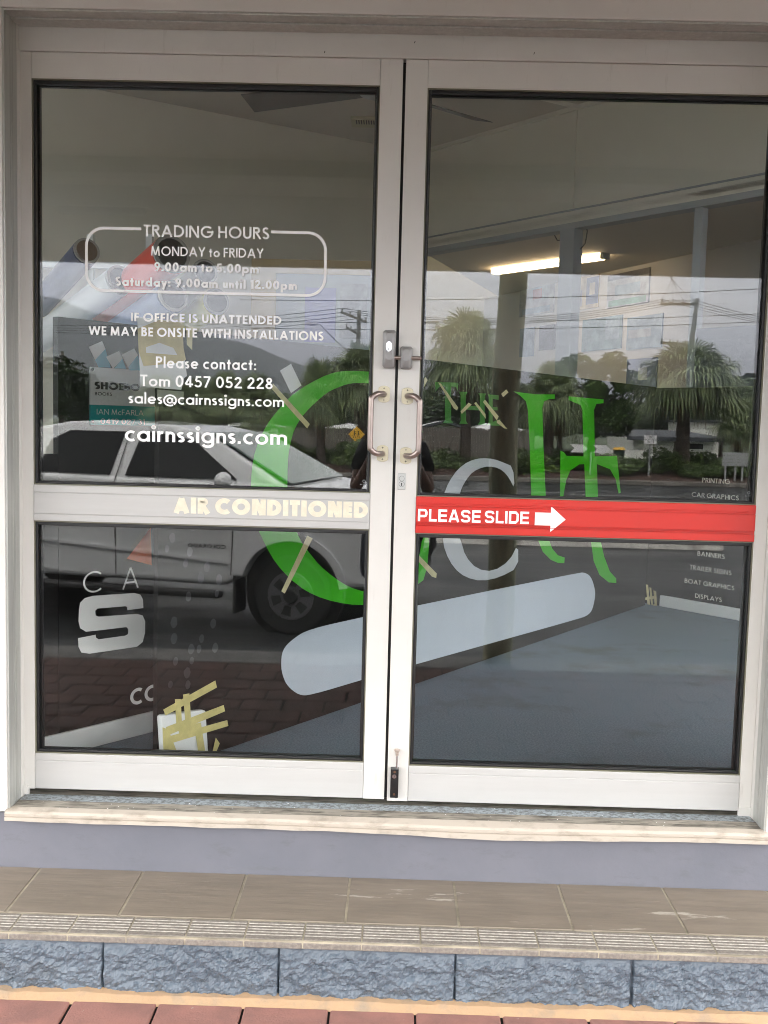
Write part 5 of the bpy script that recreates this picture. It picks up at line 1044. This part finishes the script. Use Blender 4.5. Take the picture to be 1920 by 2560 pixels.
for dz, nn in ((0, 'lowest'), (.22, 'middle'), (.9, 'highest')): wire(p1+Vector((-6, 0, .0+dz-1.0)), p2+Vector((4, 0, dz-.9)), .2, 'long power line crossing the sky above the palms, %s of three' % nn, .012)

# ---- mountain and far forest
m = MB(); ridge = [(-900, 745), (-300, 690), (-60, 700), (113, 731), (145, 743), (191, 763), (231, 771), (289, 778), (360, 783), (430, 795), (520, 830), (579, 841), (637, 859), (694, 885), (752, 905), (810, 925), (900, 955), (980, 985), (1060, 1010), (1200, 1030), (1500, 1038), (1900, 1030), (2300, 1000)]
YH = 1500; n = 260
def rz_(px):
    for (a, b), (c, d) in zip(ridge, ridge[1:]):
        if a <= px <= c: return b+(d-b)*(px-a)/(c-a)
for i in range(n+1):
    px = -900+3200*i/n; rd = mir(px, rz_(px), YH); H_ = rd.z
    for j in range(15):
        u = j/14; y = -YH+520*(1-u)-(60 if u > .99 else 0); h = GR-2+(H_)*(u**.9)*(1+.10*noise.noise(Vector((px*.01, u*4, 1))) * (1-u)*3)+1.8*noise.noise(Vector((px*.09, u*20, 3)))
        m.v.append(Vector((rd.x*(.86+.14*u), y, h if j else GR-3)))
for i in range(n):
    for j in range(14): m.f.append([i*15+j, (i+1)*15+j, (i+1)*15+j+1, i*15+j+1])
o = m.build('hills', 'forest', smooth=True); o['kind'] = 'structure'

# ---- pickup
tk = empty('pickup_truck', (0, 0, 0), 'white dual cab pickup truck parked behind the left door', 'pickup')
W2 = .93
def sidepoly(xs): return xs
def archpts(cx, r=.44, z0=.36, a0=8, a1=172): return [(cx+r*math.cos(math.radians(a)), z0+.02+r*math.sin(math.radians(a))) for a in range(a0, a1+1, 12)]
bodyp = [(.70, .46), (.74, .66), (.73, .92), (.68, 1.08), (.52, 1.19), (.05, 1.28), (-.05, 1.30), (-2.72, 1.34), (-2.76, 1.35), (-4.35, 1.36), (-4.38, .60), (-4.30, .46)] 
low = [(-3.62, .44)] + archpts(-3.10)[::-1] + [(-2.58, .40), (-.62, .40)] + archpts(0)[::-1] + [(.58, .44)]
prof = bodyp + low
m = MB(); N_ = len(prof)
secs = [(-W2, 0), (-W2+.04, 0), (W2-.04, 0), (W2, 0)]
m.slab([(x, -W2, z) for x, z in prof], (0, 2*W2, 0)); ob = m.build('body', 'carwhite', tk, bevel=.05, seg=3)
# cab (greenhouse) with tumblehome
belt = [(-.30, 1.15), (-2.72, 1.20)]; roof = [(-1.10, 1.665), (-1.45, 1.73), (-2.30, 1.745), (-2.62, 1.70)]
def cabpt(x, z, s): t = (z-1.28)/.52; return Vector((x, s*(W2-.03-.20*t-.04*t*t), z))
loop = [(-.03, 1.27), (-.42, 1.48), (-.88, 1.735), (-1.25, 1.80), (-1.9, 1.83), (-2.30, 1.81), (-2.60, 1.75), (-2.70, 1.55), (-2.76, 1.27)]
m = MB(); n = len(loop); m.v = [cabpt(x, z, 1) for x, z in loop]+[cabpt(x, z, -1) for x, z in loop]
m.f.append(list(range(n))[::-1]); m.f.append([n+i for i in range(n)])
for i in range(n): m.f.append([i, (i+1) % n, n+(i+1) % n, n+i])
m.build('cab', 'carwhite', tk, bevel=.035, seg=3)
def sidepan(pts, name, mt, parent=tk, off=.004, th=.006, s=1):
    q = [cabpt(x, z, s) if z > 1.28 else Vector((x, s*W2, z)) for x, z in pts]; q = [v+Vector((0, s*off, 0)) for v in q]
    return MB().slab(q, (0, s*th, 0)).build(name, mt, parent)
for s in (1, -1):
    sidepan([(-.52, 1.34), (-.98, 1.66), (-1.20, 1.715), (-1.52, 1.73), (-1.60, 1.34)], 'window', 'carglass', s=s)
    sidepan([(-1.75, 1.34), (-1.69, 1.73), (-2.25, 1.73), (-2.42, 1.64), (-2.50, 1.35)], 'window', 'carglass', s=s)
    m = MB()
    for q in ([(-.52, 1.28), (-.55, .50)], [(-1.645, 1.74), (-1.68, 1.28), (-1.66, .45)], [(-2.60, 1.28), (-2.50, .85), (-2.45, .75)], [(-2.78, 1.2), (-2.78, .45)]):
        for a, b in zip(q, q[1:]):
            p0, p1 = [(cabpt(x, z, s) if z > 1.28 else Vector((x, s*W2, z))) for x, z in (a, b)]; m.slab([p0+Vector((-.005, s*.001, 0)), p0+Vector((.005, s*.001, 0)), p1+Vector((.005, s*.001, 0)), p1+Vector((-.005, s*.001, 0))], (0, s*.003, 0))
    m.build('door_gap', 'dark', tk)
    MB().tube([(-1.50, s*(W2+.012), .98), (-1.46, s*(W2+.035), .985), (-1.34, s*(W2+.035), .985), (-1.30, s*(W2+.012), .98)], .014, 8).build('door_handle', 'carwhite', tk)
    MB().tube([(-2.42, s*(W2+.012), 1.0), (-2.38, s*(W2+.035), 1.005), (-2.26, s*(W2+.035), 1.005), (-2.22, s*(W2+.012), 1.0)], .014, 8).build('door_handle', 'carwhite', tk)
    mr = MB().ball((-.58, s*(W2+.13), 1.33), (.07, .12, .085), 12, 8).build('wing_mirror', 'carwhite', tk, smooth=True)
    for cx in (0, -3.10):      # wheels
        wh = MB().tube([(cx, s*(W2-.24), .350), (cx, s*(W2-.22), .350), (cx, s*(W2-.05), .350), (cx, s*(W2-.02), .350)], [.32, .352, .352, .325], 36).build('wheel', 'tyre', tk, smooth=True)
        m = MB().tube([(cx, s*(W2-.021), .350), (cx, s*(W2-.012), .350)], [.212, .206], 30); m.build('rim', 'rim', wh)
        m = MB()
        for k in range(6):
            a = k*math.pi/3+.3; c = Vector((cx+.130*math.cos(a), s*(W2-.0118), .350+.130*math.sin(a))); t1 = Vector((math.cos(a), 0, math.sin(a))); t2 = Vector((-math.sin(a), 0, math.cos(a)))
            m.slab([c+t1*.045-t2*.045, c+t1*.045+t2*.045, c+t2*.03-t1*.04, c-t2*.03-t1*.04], (0, s*.002, 0))
        m.build('wheel_opening', 'dark', wh); MB().tube([(cx, s*(W2-.012), .350), (cx, s*(W2+.01), .350)], [.07, .055], 16).build('hub', 'carblack', wh)
        m = MB(); A = archpts(cx, .455); A2 = archpts(cx, .52)
        for i in range(len(A)-1): m.slab([(A[i][0], s*(W2-.02), A[i][1]), (A[i+1][0], s*(W2-.02), A[i+1][1]), (A2[i+1][0], s*(W2-.02), A2[i+1][1]), (A2[i][0], s*(W2-.02), A2[i][1])], (0, s*.045, 0))
        m.build('wheel_arch', 'carwhite', tk)
        m = MB(); m.tube([(cx, s*(W2-.20), .38), (cx, s*(W2-.10), .38)], .452, 24); m.build('wheel_well', 'dark', tk)
        B(cx-.53, cx-.505, s*(W2-.25) if s > 0 else -W2, s*W2 if s > 0 else -W2+.25, .16, .50).build('mud_flap', 'carblack', tk)
    B(-2.5, -.62, min(s*(W2-.02), s*(W2+.10)), max(s*(W2-.02), s*(W2+.10)), .30, .36).build('side_step', 'carblack', tk, bevel=.02)
    sidepan([(.72, .93), (.67, 1.07), (.48, 1.12), (.24, 1.10), (.45, .98)], 'headlight', 'lamp', off=.002)if s > 0 else None
    MB().slab([(-.58, s*(W2+.001), .60), (-2.5, s*(W2+.001), .72), (-2.5, s*(W2+.001), .75), (-.58, s*(W2+.001), .63)], (0, s*.012, 0)).build('door_moulding', 'carwhite', tk)
MB().slab([(-.06, -.80, 1.31), (-.06, .80, 1.31), (-.86, .68, 1.735), (-.86, -.68, 1.735)], (.012, 0, .014)).build('windscreen', mat('windscreen', (.10, .14, .13), .05, spec=.9), tk)
MB().slab([(.72, -.62, .66), (.76, -.62, .68), (.74, -.62, 1.02), (.69, -.62, 1.04)], (0, 1.24, 0)).build('grille', 'carblack', tk)
m = MB()
for s in (-.78, .78): m.tube([(.80, s, .44), (.92, s, .66), (.90, s, 1.02), (.78, s, 1.12)], .035, 8)
m.tube([(.88, -.78, .95), (.94, 0, .97), (.88, .78, .95)], .032, 8); m.tube([(.82, -.45, .48), (.94, -.42, 1.18), (.94, .42, 1.18), (.82, .45, .48)], .032, 8); m.build('bull_bar', 'carblack', tk)
MB().slab([(.74, -.92, .42), (.88, -.92, .44), (.88, -.92, .62), (.74, -.92, .68)], (0, 1.84, 0)).build('bumper', 'carblack', tk, bevel=.02)
text_mb('COLORADO', (-.60, W2+.002, .73), (-.96, W2+.002, .73), .034, .2, nrm=Vector((0, 1, 0))).build('badge', 'carblack', tk)
B(-4.30, -2.84, -.80, .80, 1.365, 1.39).build('tonneau_cover', 'carblack', tk, bevel=.01)
wc = mir(723, 1500, 5.62); tk.location = (wc.x-.0, -5.62-W2, GR+.004); tk.rotation_euler = (0, 0, math.radians(13))
# small tyre contact correction: keep the near front wheel where the photo shows it
off = Matrix.Rotation(math.radians(13), 3, 'Z') @ Vector((0, W2, 0)); tk.location = (wc.x-off.x, -5.62-off.y, GR+.004)

# ---- the photographer, seen in the glass between the doors
def skin_body(name, verts, edges, radii, root, m, parent=None, levels=2):
    me = bpy.data.meshes.new(name); org = ORG[parent.name] if parent else Vector((0, 0, 0)); me.from_pydata([tuple(Vector(v)-org) for v in verts], edges, []); o = bpy.data.objects.new(name, me); C.objects.link(o)
    if parent: o.parent = parent
    sk = o.modifiers.new('skin', 'SKIN'); sk.use_smooth_shade = True
    for i, r in enumerate(radii): sv = me.skin_vertices[0].data[i]; sv.radius = (r, r) if not isinstance(r, tuple) else r; sv.use_root = (i == root)
    sb = o.modifiers.new('sub', 'SUBSURF'); sb.levels = levels; sb.render_levels = levels; me.materials.append(MT[m] if isinstance(m, str) else m); ORG[o.name] = org; return o
PX, PY = -.035, -3.17
pe = empty('person', (PX, PY, 0), 'person in navy shirt, denim shorts and brown shoes holding up a phone', 'person')
def P_(x, y, z): return (PX+x, PY+y, z)
V = {}; vl = []; rl = []; ed = []
def node(k, x, y, z, r, par=None):
    V[k] = len(vl); vl.append(P_(x, y, z)); rl.append(r)
    if par: ed.append((V[par], V[k]))
node('pel', 0, 0, .86, (.135, .10)); node('wst', 0, .005, 1.0, (.125, .09), 'pel'); node('chest', 0, 0, 1.20, (.150, .095), 'wst'); node('neckb', 0, -.01, 1.345, (.075, .07), 'chest'); node('neck', 0, .01, 1.42, .052, 'neckb'); node('skull0', 0, .02, 1.475, .068, 'neck'); node('skull', 0, .015, 1.545, (.074, .092), 'skull0'); node('crown', 0, .005, 1.605, (.058, .07), 'skull')
for s, k in ((-1, 'l'), (1, 'r')):
    node('sh'+k, s*.165, -.01, 1.30, .058, 'chest'); node('el'+k, s*.225, .05, 1.055, .040, 'sh'+k); node('fa'+k, s*.15, .17, 1.20, .034, 'el'+k); node('wr'+k, s*.085, .245, 1.345, .024, 'fa'+k); node('pa'+k, s*.065, .272, 1.40, (.034, .018), 'wr'+k)
    node('hip'+k, s*.085, 0, .78, .088, 'pel'); node('th'+k, s*.095, .01, .62, .074, 'hip'+k); node('kn'+k, s*.10, .015, .455, .052, 'th'+k); node('ca'+k, s*.105, -.01, .31, .050, 'kn'+k); node('an'+k, s*.11, -.01, .09, .034, 'ca'+k); node('ft'+k, s*.12, .10, .035, .034, 'an'+k)
skin_body('body', vl, ed, rl, 0, 'skin', pe)
vl = []; rl = []; ed = []; V = {}
node('w0', 0, .005, .80, (.165, .130)); node('w', 0, .005, .90, (.162, .126), 'w0'); node('c', 0, 0, 1.04, (.145, .108), 'w'); node('c2', 0, 0, 1.20, (.168, .112), 'c'); node('n', 0, -.01, 1.335, (.088, .078), 'c2')
for s, k in ((-1, 'l'), (1, 'r')): node('s'+k, s*.17, -.01, 1.30, .074, 'c2'); node('e'+k, s*.207, .025, 1.15, .062, 's'+k)
skin_body('shirt', vl, ed, rl, 0, 'shirt', pe)
vl = []; rl = []; ed = []; V = {}
node('p', 0, 0, .87, (.152, .118))
for s, k in ((-1, 'l'), (1, 'r')): node('h'+k, s*.088, 0, .76, .108, 'p'); node('t'+k, s*.10, .01, .60, .094, 'h'+k); node('u'+k, s*.102, .012, .49, .088, 't'+k)
skin_body('shorts', vl, ed, rl, 0, 'shorts', pe)
for s in (-1, 1):
    skin_body('shoe', [P_(s*.11, -.045, .05), P_(s*.112, .03, .055), P_(s*.118, .12, .038), P_(s*.122, .185, .030)], [(0, 1), (1, 2), (2, 3)], [.045, .047, .042, .028], 0, 'shoe', pe)
    # fingers round the phone edges
    for i in range(4):
        z = 1.405+.017*i; b = P_(s*.066, .262, z); L_ = (.050, .056, .052, .042)[i]
        skin_body('finger', [b, (b[0]+s*.012, b[1]+L_*.45, z+.004), (b[0]+s*.002, b[1]+L_*.75, z+.008), (b[0]-s*.016, b[1]+L_*.86, z+.010)], [(0, 1), (1, 2), (2, 3)], [.0095, .0088, .008, .0072], 0, 'skin', pe, 1)
    b = P_(s*.060, .262, 1.425); skin_body('thumb', [b, (b[0]-s*.004, b[1]-.012, 1.450), (b[0]-s*.020, b[1]+.004, 1.468)], [(0, 1), (1, 2)], [.011, .0095, .0085], 0, 'skin', pe, 1)
m = MB(); hc = Vector(P_(0, .005, 1.565)); m.ball(hc+Vector((0, -.012, .012)), (.087, .104, .088), 20, 12)
for v in m.v:
    if v.y > hc.y+.045 and v.z < hc.z+.045: v.y = hc.y+.045
m.build('hair', 'hair', pe, smooth=True)
m = MB()
for s in (-1, 1): m.ball(P_(s*.031, .098, 1.535), (.013, .008, .008), 10, 6)
m.build('eye', 'vinyl', pe, smooth=True); m = MB(); m.ball(P_(0, .112, 1.505), (.012, .018, .020), 10, 6); m.build('nose', 'skin', pe, smooth=True)
m = MB(); m.ball(P_(0, .095, 1.470), (.024, .008, .006), 10, 5); m.build('mouth', mat('lips', (.28, .09, .07), .5), pe, smooth=True)
m = MB(); [m.ball(P_(s*.076, .01, 1.525), (.010, .018, .028), 8, 6) for s in (-1, 1)]; m.build('ear', 'skin', pe, smooth=True)
ph = empty('phone', (0, -DIST-.012, 1.40), 'dark phone held upright by the person', 'phone')
B(-.040, .036, -DIST-.0145, -DIST-.0065, 1.322, 1.466).build('phone_body', 'carblack', ph, bevel=.003); MB().cyl((0, -DIST-.0064, ZC), (0, 1, 0), .005, .0012, 14).build('lens', 'carglass', ph)

# ---- rain-haze over the valley (sky stays outside)
HAZE = 0.00036
if HAZE:
    hz = B(-2600, 2600, -2600, 40, GR-3.5, 420).build('haze', 'dark'); hz['kind'] = 'stuff'
    hm = bpy.data.materials.new('haze_air'); hm.use_nodes = True; n_ = hm.node_tree; n_.nodes.clear(); oo = n_.nodes.new('ShaderNodeOutputMaterial'); pv_ = n_.nodes.new('ShaderNodeVolumePrincipled')
    pv_.inputs['Color'].default_value = (.86, .90, 1, 1); pv_.inputs['Density'].default_value = HAZE; pv_.inputs['Anisotropy'].default_value = .2; n_.links.new(pv_.outputs[0], oo.inputs['Volume'])
    hz.data.materials[0] = hm
